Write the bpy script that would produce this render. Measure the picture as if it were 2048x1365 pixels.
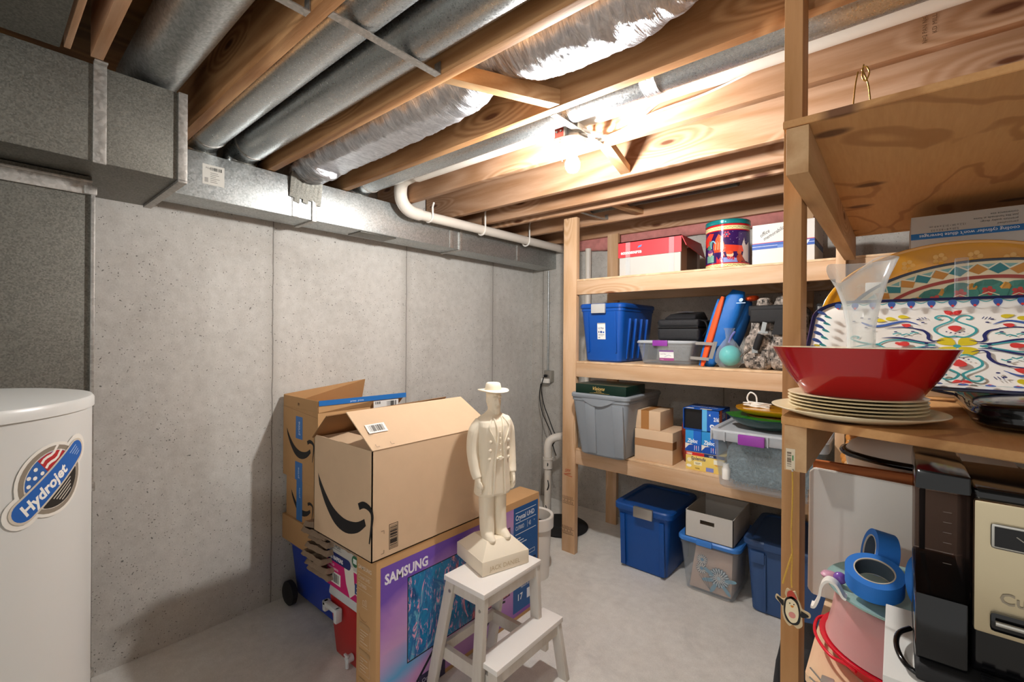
import bpy, bmesh, math, random
from mathutils import Vector, Matrix, noise as mnoise
PI = math.pi
R = math.radians
rnd = random.Random(7)
for o in list(bpy.data.objects): bpy.data.objects.remove(o)
sc = bpy.context.scene
C = sc.collection

# ---------------------------------------------------------------- camera
CAM = Vector((2.5685, 0.0, 1.45))
yaw, roll = R(40.23), R(0.40)
F = Vector((-math.sin(yaw), math.cos(yaw), 0)); Rt = Vector((math.cos(yaw), math.sin(yaw), 0)); Up = Vector((0, 0, 1))
R2 = Rt * math.cos(roll) + Up * math.sin(roll); U2 = -Rt * math.sin(roll) + Up * math.cos(roll)
cd = bpy.data.cameras.new('camera'); cam = bpy.data.objects.new('camera', cd); C.objects.link(cam)
cd.sensor_width = 36; cd.lens = 911.5 / 2048 * 36; cd.shift_y = -12.5 / 2048
cd.clip_start = 0.02; cd.clip_end = 60
cam.matrix_world = Matrix(((R2.x, U2.x, -F.x, CAM.x), (R2.y, U2.y, -F.y, CAM.y), (R2.z, U2.z, -F.z, CAM.z), (0, 0, 0, 1)))
sc.camera = cam

# ---------------------------------------------------------------- light, exposure
sc.view_settings.view_transform = 'Standard'; sc.view_settings.look = 'None'
sc.view_settings.gamma = 1; sc.view_settings.exposure = 0.3; sc.view_settings.use_curve_mapping = False
w = bpy.data.worlds.new('basement_ambience'); sc.world = w; w.use_nodes = True
w.node_tree.nodes['Background'].inputs[0].default_value = (1.0, 0.98, 0.94, 1)
w.node_tree.nodes['Background'].inputs[1].default_value = 0.78
BULB_STRENGTH = 1400.0
REAR_FILL = 520.0  # strength of the added fill bulb behind the viewer

# ---------------------------------------------------------------- materials
def srgb(h):
    h = h.lstrip('#'); v = [int(h[i:i + 2], 16) / 255 for i in (0, 2, 4)]
    return tuple(x / 12.92 if x <= .04045 else ((x + .055) / 1.055) ** 2.4 for x in v) + (1,)
def newmat(name):
    m = bpy.data.materials.new(name); m.use_nodes = True; nt = m.node_tree
    return m, nt, nt.nodes['Principled BSDF']
class NT:
    def __init__(s, nt): s.nt = nt
    def n(s, t, **k):
        x = s.nt.nodes.new(t)
        for a, b in k.items(): setattr(x, a, b)
        return x
    def l(s, a, b): s.nt.links.new(a, b)
    def coord(s, scale=(1, 1, 1), rand=False):
        tc = s.n('ShaderNodeTexCoord'); mp = s.n('ShaderNodeMapping'); mp.inputs['Scale'].default_value = scale
        s.l(tc.outputs['Object'], mp.inputs[0])
        if rand:
            oi = s.n('ShaderNodeObjectInfo'); mu = s.n('ShaderNodeVectorMath', operation='SCALE'); mu.inputs[0].default_value = (7.3, 3.1, 5.7)
            s.l(oi.outputs['Random'], mu.inputs['Scale']); s.l(mu.outputs[0], mp.inputs['Location'])
        return mp.outputs[0]
    def noise(s, vec, scale, detail=3, rough=.55, dist=0):
        x = s.n('ShaderNodeTexNoise'); x.inputs['Scale'].default_value = scale; x.inputs['Detail'].default_value = detail
        x.inputs['Roughness'].default_value = rough; x.inputs['Distortion'].default_value = dist
        if vec is not None: s.l(vec, x.inputs['Vector'])
        return x.outputs[0]
    def ramp(s, fac, stops):
        x = s.n('ShaderNodeValToRGB'); e = x.color_ramp.elements
        while len(e) > 1: e.remove(e[-1])
        e[0].position = stops[0][0]; e[0].color = stops[0][1]
        for p, c in stops[1:]:
            q = e.new(p); q.color = c
        s.l(fac, x.inputs[0]); return x.outputs[0]
    def mix(s, fac, a, b, mode='MIX'):
        x = s.n('ShaderNodeMix', data_type='RGBA', blend_type=mode)
        for sock, v in ((x.inputs[0], fac), (x.inputs[6], a), (x.inputs[7], b)):
            if isinstance(v, (int, float)): sock.default_value = v
            elif isinstance(v, tuple): sock.default_value = v
            else: s.l(v, sock)
        return x.outputs[2]
    def math(s, op, a, b=0.0, clamp=False):
        x = s.n('ShaderNodeMath', operation=op); x.use_clamp = clamp
        for i, v in enumerate((a, b)):
            if isinstance(v, (int, float)): x.inputs[i].default_value = v
            else: s.l(v, x.inputs[i])
        return x.outputs[0]
    def bump(s, h, bsdf, strength=.3, dist=.01):
        x = s.n('ShaderNodeBump'); x.inputs['Strength'].default_value = strength; x.inputs['Distance'].default_value = dist
        s.l(h, x.inputs['Height']); s.l(x.outputs[0], bsdf.inputs['Normal'])
W1 = (1, 1, 1, 1); K0 = (0, 0, 0, 1)
def plain(name, col, rough=.5, metal=0, spec=.5, trans=0, alpha=1, var=.06, vscale=9, bump=0, bscale=60, coat=0, ior=1.45, sss=0):
    m, nt, b = newmat(name); g = NT(nt); c = srgb(col) if isinstance(col, str) else col
    v = g.coord(rand=True); n = g.noise(v, vscale, 4)
    d = tuple(max(0, x * (1 - var * 2)) for x in c[:3]) + (1,); e = tuple(min(1, x * (1 + var)) for x in c[:3]) + (1,)
    g.l(g.mix(n, d, e), b.inputs['Base Color'])
    b.inputs['Roughness'].default_value = rough; b.inputs['Metallic'].default_value = metal
    b.inputs['Specular IOR Level'].default_value = spec; b.inputs['Transmission Weight'].default_value = trans
    b.inputs['Alpha'].default_value = alpha; b.inputs['Coat Weight'].default_value = coat; b.inputs['IOR'].default_value = ior
    if bump: g.bump(g.noise(v, bscale, 3), b, bump, .004)
    return m
def wood(name, light, dark, axis='x', knots=True, rough=.6, grain=1.0, kcol='#5a2c12', rings=.55):
    m, nt, b = newmat(name); g = NT(nt)
    s = {'x': (.9, 9, 9), 'y': (9, .9, 9), 'z': (9, 9, .9)}[axis]
    v = g.coord(s, rand=True)
    # grain bent round the knots
    kx = {'x': (1.7, 6, 6), 'y': (6, 1.7, 6), 'z': (6, 6, 1.7)}[axis]
    ks = g.n('ShaderNodeSeparateXYZ'); g.l(g.coord(kx, rand=True), ks.inputs[0]); kc = g.n('ShaderNodeCombineXYZ'); i_, j_ = {'x': (0, 2), 'y': (1, 2), 'z': (2, 0)}[axis]
    g.l(ks.outputs[i_], kc.inputs[0]); g.l(ks.outputs[j_], kc.inputs[1]); kv = kc.outputs[0]
    vo = g.n('ShaderNodeTexVoronoi', voronoi_dimensions='2D'); vo.inputs['Scale'].default_value = 1.1; g.l(kv, vo.inputs['Vector'])
    sep = g.n('ShaderNodeSeparateColor'); g.l(vo.outputs['Color'], sep.inputs[0])
    gate = g.math('GREATER_THAN', sep.outputs[0], .62)
    near = g.math('MULTIPLY', g.math('SUBTRACT', .42, vo.outputs['Distance'], True), gate)
    low = g.noise(v, .55, 2); 
    ph = g.math('ADD', g.math('MULTIPLY', low, 26 * rings), g.math('MULTIPLY', near, 16 if knots else 0))
    wv = g.math('SINE', g.math('MULTIPLY', ph, 6.28 * .55)); wv = g.math('MULTIPLY_ADD', wv, .5); 
    nt.nodes[-1].inputs[2].default_value = .5
    fine = g.noise(g.coord(tuple(x * 9 for x in s), rand=True), 1.3 * grain, 3, .6)
    f = g.math('ADD', g.math('MULTIPLY', wv, .55), g.math('MULTIPLY', fine, .55), True)
    col = g.ramp(f, [(.12, srgb(light)), (.55, tuple((a + c) / 2 for a, c in zip(srgb(light), srgb(dark)))), (1, srgb(dark))])
    big = g.noise(g.coord((.6, .6, .6), rand=True), 1.6, 2)
    col = g.mix(g.math('MULTIPLY', big, .35), col, srgb(dark))
    if knots:
        kk = g.math('MULTIPLY', g.ramp(vo.outputs['Distance'], [(.045, W1), (.095, K0)]), gate)
        col = g.mix(g.math('MULTIPLY', kk, .9), col, srgb(kcol))
    g.l(col, b.inputs['Base Color']); b.inputs['Roughness'].default_value = rough; b.inputs['Specular IOR Level'].default_value = .3
    g.bump(fine, b, .18, .003)
    return m
def concrete(name, base, dark, pits=True, rough=.85, seams=None, axis='y', bscale=1.0, stain=.5):
    m, nt, b = newmat(name); g = NT(nt); v = g.coord()
    n1 = g.noise(v, 1.3, 4, .6); n2 = g.noise(v, 22, 4, .6); n3 = g.noise(v, 160, 2, .6); n4 = g.noise(v, 3.1, 5, .65, .6)
    f = g.math('ADD', g.math('MULTIPLY', n1, .45), g.math('ADD', g.math('MULTIPLY', n2, .3), g.math('MULTIPLY', n3, .25)), True)
    col = g.ramp(f, [(.34, srgb(dark)), (.62, srgb(base))])
    st = g.ramp(n4, [(.56, K0), (.72, W1)])
    col = g.mix(g.math('MULTIPLY', st, stain * .35), col, tuple(x * .55 for x in srgb(dark)[:3]) + (1,))
    h = g.math('MULTIPLY', n2, .4)
    if pits:
        wv = g.n('ShaderNodeVectorMath', operation='ADD'); nn = g.n('ShaderNodeTexNoise'); nn.inputs['Scale'].default_value = 30; g.l(v, nn.inputs[0])
        sc_ = g.n('ShaderNodeVectorMath', operation='SCALE'); sc_.inputs['Scale'].default_value = .035; g.l(nn.outputs['Color'], sc_.inputs[0]); g.l(v, wv.inputs[0]); g.l(sc_.outputs[0], wv.inputs[1])
        pm = None
        for s_, thr, dens in ((38, .085, .83), (95, .17, .73)):
            vo = g.n('ShaderNodeTexVoronoi'); vo.inputs['Scale'].default_value = s_; g.l(wv.outputs[0], vo.inputs['Vector'])
            sep = g.n('ShaderNodeSeparateColor'); g.l(vo.outputs['Color'], sep.inputs[0])
            sz = g.n('ShaderNodeSeparateXYZ'); g.l(v, sz.inputs[0]); lowz = g.math('MULTIPLY', g.math('SUBTRACT', 1.15, sz.outputs[2], True), .14)
            mask = g.math('ADD', g.math('ADD', sep.outputs[1], lowz), g.math('MULTIPLY', g.math('SUBTRACT', n4, .5), .9))
            p = g.math('MULTIPLY', g.ramp(vo.outputs['Distance'], [(thr, W1), (thr + .06, K0)]), g.math('GREATER_THAN', mask, dens))
            pm = p if pm is None else g.math('MAXIMUM', pm, p)
        col = g.mix(g.math('MULTIPLY', pm, .72), col, srgb('#3b342c'))
        h = g.math('SUBTRACT', h, g.math('MULTIPLY', pm, 1.2))
    if seams:
        sx = g.n('ShaderNodeSeparateXYZ'); tc = g.n('ShaderNodeTexCoord'); g.l(tc.outputs['Object'], sx.inputs[0]); ax = sx.outputs['XYZ'.index(axis.upper())]
        wob = g.math('MULTIPLY', g.math('SUBTRACT', g.noise(v, 9, 3), .5), .012)
        for y in seams:
            dd = g.math('ABSOLUTE', g.math('ADD', g.math('SUBTRACT', ax, y), wob))
            ln = g.ramp(g.math('MULTIPLY', dd, 100), [(.12, W1), (.45, K0)])
            sm = g.ramp(g.math('MULTIPLY', dd, 10), [(.0, W1), (.5, K0)])
            col = g.mix(g.math('MULTIPLY', g.math('MULTIPLY', sm, n2), .42), col, srgb('#6f665a'))
            col = g.mix(g.math('MULTIPLY', ln, .6), col, srgb('#4f473d')); h = g.math('SUBTRACT', h, g.math('MULTIPLY', ln, .6))
    g.l(col, b.inputs['Base Color']); b.inputs['Roughness'].default_value = rough; b.inputs['Specular IOR Level'].default_value = .25
    g.bump(h, b, .35 * bscale, .006)
    return m
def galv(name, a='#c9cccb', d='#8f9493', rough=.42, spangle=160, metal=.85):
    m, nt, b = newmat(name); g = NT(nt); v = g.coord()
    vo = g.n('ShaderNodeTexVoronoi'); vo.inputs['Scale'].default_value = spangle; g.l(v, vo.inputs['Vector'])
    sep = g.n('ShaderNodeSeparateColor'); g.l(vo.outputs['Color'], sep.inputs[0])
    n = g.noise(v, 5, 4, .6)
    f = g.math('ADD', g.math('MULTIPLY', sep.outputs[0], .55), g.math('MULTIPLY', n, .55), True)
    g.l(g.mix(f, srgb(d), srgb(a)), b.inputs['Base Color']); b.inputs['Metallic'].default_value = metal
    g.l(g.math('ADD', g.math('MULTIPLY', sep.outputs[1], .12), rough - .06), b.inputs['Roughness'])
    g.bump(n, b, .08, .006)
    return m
def foil(name):
    m, nt, b = newmat(name); g = NT(nt); v = g.coord((2.6, 1, 1))
    n = g.noise(v, 14, 6, .7, 1.6); n2 = g.noise(g.coord((10, 1.2, 1.2)), 7, 4, .6, .8)
    g.l(g.ramp(n, [(.3, srgb('#a9abb0')), (.7, srgb('#e9eaee'))]), b.inputs['Base Color'])
    b.inputs['Metallic'].default_value = .92; b.inputs['Roughness'].default_value = .33
    n3 = g.noise(g.coord((34, 1.5, 1.5)), 3, 5, .65, .5); g.bump(g.math('ADD', g.math('MULTIPLY', n, .6), g.math('MULTIPLY', n3, 1.1)), b, .6, .010)
    return m
M = {}
M['joist'] = wood('joist_wood', '#d3a474', '#96663c', 'x')
M['joist2'] = wood('joist_wood_pale', '#cfa98b', '#a87c57', 'x')
M['wood_x'] = wood('board_pine_x', '#d6b798', '#bd9670', 'x', kcol='#7a4420', rings=.4)
M['wood_y'] = wood('board_pine_y', '#dab488', '#b68a5c', 'y', kcol='#6b3a1a', rings=.4)
M['wood_z'] = wood('board_pine_z', '#dfbd9b', '#c3996f', 'z', kcol='#7a4420', rings=.4)
M['wood_zd'] = wood('post_pine_near', '#cfa070', '#a97a48', 'z', kcol='#5d3314', rings=.35)
M['ply'] = wood('plywood', '#d0a477', '#b5875a', 'y', kcol='#4a2816', rings=.45, grain=.5)
m, nt, b = newmat('plywood'); g = NT(nt); v = g.coord((1, .62, 1)); n = g.noise(v, 2.6, 3, .45, .4)
sn = g.math('SINE', g.math('MULTIPLY', n, 42)); ln = g.ramp(sn, [(.80, K0), (.97, W1)]); fine = g.noise(g.coord((40, 3, 40)), 4, 3)
col = g.mix(fine, srgb('#d4a068'), srgb('#c08a50')); col = g.mix(g.math('MULTIPLY', ln, .55), col, srgb('#965e2a'))
vo = g.n('ShaderNodeTexVoronoi', voronoi_dimensions='2D'); vo.inputs['Scale'].default_value = 3.6; g.l(g.coord((.6, 1, 1)), vo.inputs['Vector']); col = g.mix(g.math('MULTIPLY', g.ramp(vo.outputs['Distance'], [(.045, W1), (.085, K0)]), .85), col, srgb('#5a2f14'))
g.l(col, b.inputs['Base Color']); b.inputs['Roughness'].default_value = .65; M['ply'] = m
M['ply_pale'] = wood('plywood_pale', '#e8caa6', '#cfa880', 'y', knots=False, rings=.5)
M['board_o'] = wood('orange_board', '#c8763c', '#8f4718', 'x', knots=False, rings=.9)
M['subfloor'] = wood('subfloor', '#9c7040', '#65401d', 'y', knots=False, grain=2)
M['wall'] = concrete('concrete_wall', '#dedbd5', '#bdb9b2', seams=(1.041, 1.914, 2.787))
M['wall_b'] = concrete('concrete_wall_back', '#c9c5be', '#a6a199', seams=(.118, 1.66, 2.8), axis='x')
M['floor'] = concrete('concrete_floor', '#ece9e3', '#cfcbc4', pits=False, rough=.5, bscale=.3, stain=.8)
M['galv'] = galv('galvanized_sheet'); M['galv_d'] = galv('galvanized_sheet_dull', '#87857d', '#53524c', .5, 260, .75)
M['pipe'] = galv('galvanized_pipe', '#cdd0d0', '#a9adae', .32, 300, .95)
M['foil'] = foil('foil_jacket')
M['strap'] = galv('steel_strap', '#c5c2bd', '#95918b', .45, 120, .8)
M['pvc'] = plain('white_pvc', '#e6ded2', .35, var=.03)
M['wcable'] = plain('white_cable_jacket', '#ece8e0', .4, var=.03)
M['porc'] = plain('porcelain', '#f2eee6', .25, var=.02)
M['boxsteel'] = plain('box_steel', '#b5b2aa', .4, .8)
M['redp'] = plain('red_plate', '#b8402c', .5)
M['brass'] = plain('brass_wire', '#b98a3e', .3, .9)
M['black'] = plain('black_plastic', '#17171a', .35)
M['blackm'] = plain('black_matte', '#1c1b1c', .75, bump=.2)
M['blackg'] = plain('black_gloss', '#08080a', .12)
M['fabric_k'] = plain('black_nylon', '#1b1b1e', .7, bump=.5, bscale=35)
M['cbd'] = plain('cardboard', '#d6b898', .85, var=.04, vscale=14, spec=.2)
M['cbd2'] = plain('cardboard_tan', '#c49a6c', .85, var=.05, spec=.2)
M['cbd_in'] = plain('cardboard_inside', '#8f6b49', .9, spec=.2)
M['pulp'] = plain('moulded_pulp', '#a08a76', .95, var=.1, bump=.6, bscale=90, spec=.1)
M['white'] = plain('white_paint', '#ece7df', .4, var=.02)
M['paper'] = plain('white_paper', '#d9d6d0', .7, var=.02)
M['ink'] = plain('black_ink', '#141214', .6, var=.02)
M['greyink'] = plain('grey_print', '#8b8580', .7)
M['tapeblue'] = plain('blue_tape', '#2b74c0', .35, var=.03)
M['painter'] = plain('painters_tape', '#2a78d0', .6, var=.03)
M['painter_in'] = plain('tape_core', '#cfc2b0', .7)
M['plaster'] = plain('cream_plaster', '#efe4cf', .75, var=.02, spec=.25)
M['tank'] = plain('white_enamel_tank', '#d8d8d4', .3, var=.01)
M['blue'] = plain('royal_blue_plastic', '#0f4fa6', .35, var=.05)
M['blue_d'] = plain('deep_blue_plastic', '#0e4a94', .4, var=.05)
M['blue_l'] = plain('light_blue_plastic', '#3d7fd0', .35, var=.04)
M['navy'] = plain('navy_plastic', '#31507f', .4, var=.05)
M['cooler_blue'] = plain('cooler_blue', '#1b3fae', .4)
M['cooler_red'] = plain('cooler_red', '#b01418', .35)
M['cooler_w'] = plain('cooler_white', '#d3d6d8', .4)
M['grey'] = plain('grey_plastic', '#8b9299', .4, var=.04)
M['greyl'] = plain('light_grey_latch', '#bdbcb8', .4)
M['purple'] = plain('purple_latch', '#8c3b9c', .3)
M['red'] = plain('red_glaze', '#a80f12', .12, coat=.6, var=.05)
M['cream'] = plain('cream_glaze', '#e8d8b4', .2, var=.04)
M['creamrim'] = plain('tan_glaze', '#c9944e', .25, var=.12, vscale=20)
M['yellow'] = plain('mustard_glaze', '#cf8f12', .18, var=.08, coat=.4)
M['carton_w'] = plain('white_carton', '#c2beb7', .7, var=.03)
M['pinkfib'] = plain('pink_fibreglass', '#d68d86', .95, var=.25, vscale=16, bump=1, bscale=40)
M['steel'] = plain('brushed_steel', '#b7a98c', .33, .95, var=.08, vscale=4)
M['leather'] = plain('tan_leather', '#b0702a', .6, bump=.4, bscale=25)
def glassy(name, col, rough=.1, mixf=.5, tint=None, edge=.45):
    """thin clear plastic: part see-through, part glossy"""
    m, nt, b = newmat(name); g = NT(nt)
    tr = g.n('ShaderNodeBsdfTransparent'); tr.inputs[0].default_value = srgb(tint or '#ffffff')
    mx = g.n('ShaderNodeMixShader'); out = nt.nodes['Material Output']
    n = g.noise(g.coord(), 6, 3); g.l(g.mix(n, tuple(x * .93 for x in srgb(col)[:3]) + (1,), srgb(col)), b.inputs['Base Color'])
    b.inputs['Roughness'].default_value = rough
    lw = g.n('ShaderNodeLayerWeight'); lw.inputs[0].default_value = .3
    fac = g.math('ADD', g.math('MULTIPLY', lw.outputs['Facing'], edge), mixf, True)
    g.l(fac, mx.inputs[0]); g.l(tr.outputs[0], mx.inputs[1]); g.l(b.outputs[0], mx.inputs[2]); g.l(mx.outputs[0], out.inputs[0])
    return m
M['clear'] = glassy('clear_plastic', '#c9d2da', .15, .09, edge=.32)
M['clear_t'] = glassy('translucent_lid', '#c9ced3', .3, .62)
M['film'] = glassy('clear_film', '#dfe6ea', .08, .12)
M['smoke'] = glassy('smoky_tank', '#1b1614', .08, .05, '#d8cec9', .08)
M['dome'] = glassy('frosted_dome', '#ecb4b0', .3, .38)
M['carafe'] = glassy('carafe_glass', '#eef2f2', .05, .13, edge=.6)
M['gplate'] = glassy('glass_plate', '#bfe0da', .05, .35, '#cfe8e2')
m, nt, b = newmat('clear_glass'); b.inputs['Base Color'].default_value = (.97, .98, .98, 1); b.inputs['Roughness'].default_value = .02
b.inputs['Transmission Weight'].default_value = 1; b.inputs['IOR'].default_value = 1.35; M['glass'] = m
m, nt, b = newmat('bulb_glow'); b.inputs['Base Color'].default_value = (1, 1, 1, 1)
b.inputs['Emission Color'].default_value = (1, .99, .97, 1); b.inputs['Emission Strength'].default_value = BULB_STRENGTH; M['bulb'] = m
m = m.copy(); m.name = 'rear_fill_glow'; m.node_tree.nodes['Principled BSDF'].inputs['Emission Strength'].default_value = REAR_FILL; M['fill_bulb'] = m
def pm(h, rough=.55):
    k = 'ink_' + h
    if k not in M: M[k] = plain('print_' + h.strip('#'), h, rough, var=.015)
    return M[k]

# ---------------------------------------------------------------- geometry helpers
def box(bm, x0, x1, y0, y1, z0, z1, bev=0.0, seg=2):
    vs = [bm.verts.new(p) for p in ((x0, y0, z0), (x1, y0, z0), (x1, y1, z0), (x0, y1, z0), (x0, y0, z1), (x1, y0, z1), (x1, y1, z1), (x0, y1, z1))]
    fs = [bm.faces.new([vs[i] for i in f]) for f in ((3, 2, 1, 0), (4, 5, 6, 7), (0, 1, 5, 4), (1, 2, 6, 5), (2, 3, 7, 6), (3, 0, 4, 7))]
    if bev > 0:
        es = list({e for f in fs for e in f.edges})
        bmesh.ops.bevel(bm, geom=es, offset=bev, segments=seg, affect='EDGES', profile=.6)
    return vs
def hexa(bm, pts, bev=0.0):
    """pts: 4 bottom then 4 top, same winding"""
    vs = [bm.verts.new(p) for p in pts]
    fs = [bm.faces.new([vs[i] for i in f]) for f in ((3, 2, 1, 0), (4, 5, 6, 7), (0, 1, 5, 4), (1, 2, 6, 5), (2, 3, 7, 6), (3, 0, 4, 7))]
    if bev > 0: bmesh.ops.bevel(bm, geom=list({e for f in fs for e in f.edges}), offset=bev, segments=2, affect='EDGES', profile=.6)
def prism(bm, poly, z0, z1, bev=0):
    lo = [bm.verts.new((x, y, z0)) for x, y in poly]; hi = [bm.verts.new((x, y, z1)) for x, y in poly]; n = len(poly)
    fs = [bm.faces.new(lo[::-1]), bm.faces.new(hi)] + [bm.faces.new((lo[i], lo[(i + 1) % n], hi[(i + 1) % n], hi[i])) for i in range(n)]
    if bev: bmesh.ops.bevel(bm, geom=list({e for f in fs for e in f.edges}), offset=bev, segments=2, affect='EDGES')
def slab(bm, poly, o, ux, uy, th, bev=0):
    """extrude a 2D outline lying in plane (o, ux, uy) by th along the normal"""
    o, ux, uy = Vector(o), Vector(ux), Vector(uy); nn = ux.cross(uy).normalized()
    a = [bm.verts.new(o + ux * p[0] + uy * p[1]) for p in poly]; b_ = [bm.verts.new(o + ux * p[0] + uy * p[1] + nn * th) for p in poly]; n = len(poly)
    fs = [bm.faces.new(a[::-1]), bm.faces.new(b_)] + [bm.faces.new((a[i], a[(i + 1) % n], b_[(i + 1) % n], b_[i])) for i in range(n)]
    if bev: bmesh.ops.bevel(bm, geom=list({e for f in fs for e in f.edges}), offset=bev, segments=2, affect='EDGES')
def loft(bm, rings, caps=True, closed=True):
    vr = [[bm.verts.new(p) for p in r] for r in rings]; n = len(rings[0])
    for a, b_ in zip(vr, vr[1:]):
        for i in range(n if closed else n - 1):
            bm.faces.new((a[i], a[(i + 1) % n], b_[(i + 1) % n], b_[i]))
    if caps and closed:
        bm.faces.new(vr[0][::-1]); bm.faces.new(vr[-1])
    return vr
def tube(bm, pts, r, n=10, caps=True, flat=1.0):
    pts = [Vector(p) for p in pts]; rs = r if isinstance(r, (list, tuple)) else [r] * len(pts)
    t0 = (pts[1] - pts[0]).normalized(); ref = Vector((0, 0, 1)) if abs(t0.z) < .9 else Vector((1, 0, 0))
    nx = t0.cross(ref).normalized(); rings = []
    for i, p in enumerate(pts):
        t = (pts[min(i + 1, len(pts) - 1)] - pts[max(i - 1, 0)]).normalized()
        nx = (nx - t * nx.dot(t)).normalized(); ny = t.cross(nx)
        rings.append([p + nx * math.cos(a) * rs[i] + ny * math.sin(a) * rs[i] * flat for a in [2 * PI * k / n for k in range(n)]])
    loft(bm, rings, caps)
def smooth_path(pts, k=6):
    pts = [Vector(p) for p in pts]; out = []
    for i in range(len(pts) - 1):
        p0, p1, p2, p3 = pts[max(i - 1, 0)], pts[i], pts[i + 1], pts[min(i + 2, len(pts) - 1)]
        for j in range(k):
            t = j / k; out.append(.5 * ((2 * p1) + (-p0 + p2) * t + (2 * p0 - 5 * p1 + 4 * p2 - p3) * t * t + (-p0 + 3 * p1 - 3 * p2 + p3) * t ** 3))
    return out + [pts[-1]]
def lathe(bm, prof, c=(0, 0, 0), n=40, sx=1, sy=1, p=2.0, fn=None):
    """prof: list of (r, z); superellipse exponent p for squarish dishes"""
    rings = []
    for j, (r, z) in enumerate(prof):
        ring = []
        for k in range(n):
            a = 2 * PI * k / n; ca, sa = math.cos(a), math.sin(a)
            q = (abs(ca) ** p + abs(sa) ** p) ** (-1 / p)
            rr, zz = (fn(a, r, z) if fn else (r, z))
            ring.append((c[0] + rr * q * ca * sx, c[1] + rr * q * sa * sy, c[2] + zz))
        rings.append(ring)
    loft(bm, rings, caps=True)
def cyl(bm, p0, p1, r, n=24, r1=None): tube(bm, [p0, p1], [r, r if r1 is None else r1], n)
def NB(): return bmesh.new()
def setp(o, label=None, cat=None, group=None, kind=None):
    if label: o['label'] = label
    if cat: o['category'] = cat
    if group: o['group'] = group
    if kind: o['kind'] = kind
    return o
def mesh_obj(name, bm, mats, parent=None, local=False, smooth=35, label=None):
    if parent is not None and not local: bmesh.ops.transform(bm, matrix=parent.matrix_basis.inverted(), verts=bm.verts)
    bmesh.ops.recalc_face_normals(bm, faces=bm.faces)
    me = bpy.data.meshes.new(name); bm.to_mesh(me); bm.free()
    for m_ in (mats if isinstance(mats, (list, tuple)) else [mats]): me.materials.append(M[m_] if isinstance(m_, str) else m_)
    if smooth:
        me.shade_smooth(); me.set_sharp_from_angle(angle=R(smooth))
    o = bpy.data.objects.new(name, me); C.objects.link(o)
    if parent is not None: o.parent = parent
    if label: o['label'] = label
    return o
def thing(name, label, cat, loc=(0, 0, 0), rz=0, group=None):
    o = bpy.data.objects.new(name, None); C.objects.link(o); o.empty_display_size = .05
    o.matrix_basis = Matrix.Translation(loc) @ Matrix.Rotation(rz, 4, 'Z')
    return setp(o, label, cat, group)
def part(root, name, bm, mats, local=False, smooth=35, label=None): 
    if root.parent is None: return mesh_obj(name, bm, mats, root, local, smooth, label)
    # sub-part: its parent part has the identity matrix inside the thing
    top = root.parent
    if not local: bmesh.ops.transform(bm, matrix=top.matrix_basis.inverted(), verts=bm.verts)
    return mesh_obj(name, bm, mats, root, True, smooth, label)
def single(name, bm, mats, label, cat, group=None, smooth=35, kind=None):
    """a thing that is one mesh; its origin goes to the middle of its base"""
    xs = [v.co.x for v in bm.verts]; ys = [v.co.y for v in bm.verts]; zs = [v.co.z for v in bm.verts]
    c = Vector(((min(xs) + max(xs)) / 2, (min(ys) + max(ys)) / 2, min(zs)))
    bmesh.ops.translate(bm, vec=-c, verts=bm.verts)
    o = mesh_obj(name, bm, mats, smooth=smooth); o.location = c
    return setp(o, label, cat, group, kind)
def struct(name, bm, mats, smooth=0):
    return setp(mesh_obj(name, bm, mats, smooth=smooth), kind='structure')
def dup(root, loc=None, label=None):
    r = root.copy(); C.objects.link(r)
    if loc is not None: r.location = loc
    if label: r['label'] = label
    for ch in list(root.children):
        c = ch.copy(); C.objects.link(c); c.parent = r
        for g_ in list(ch.children):
            d = g_.copy(); C.objects.link(d); d.parent = c
    return r

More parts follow.
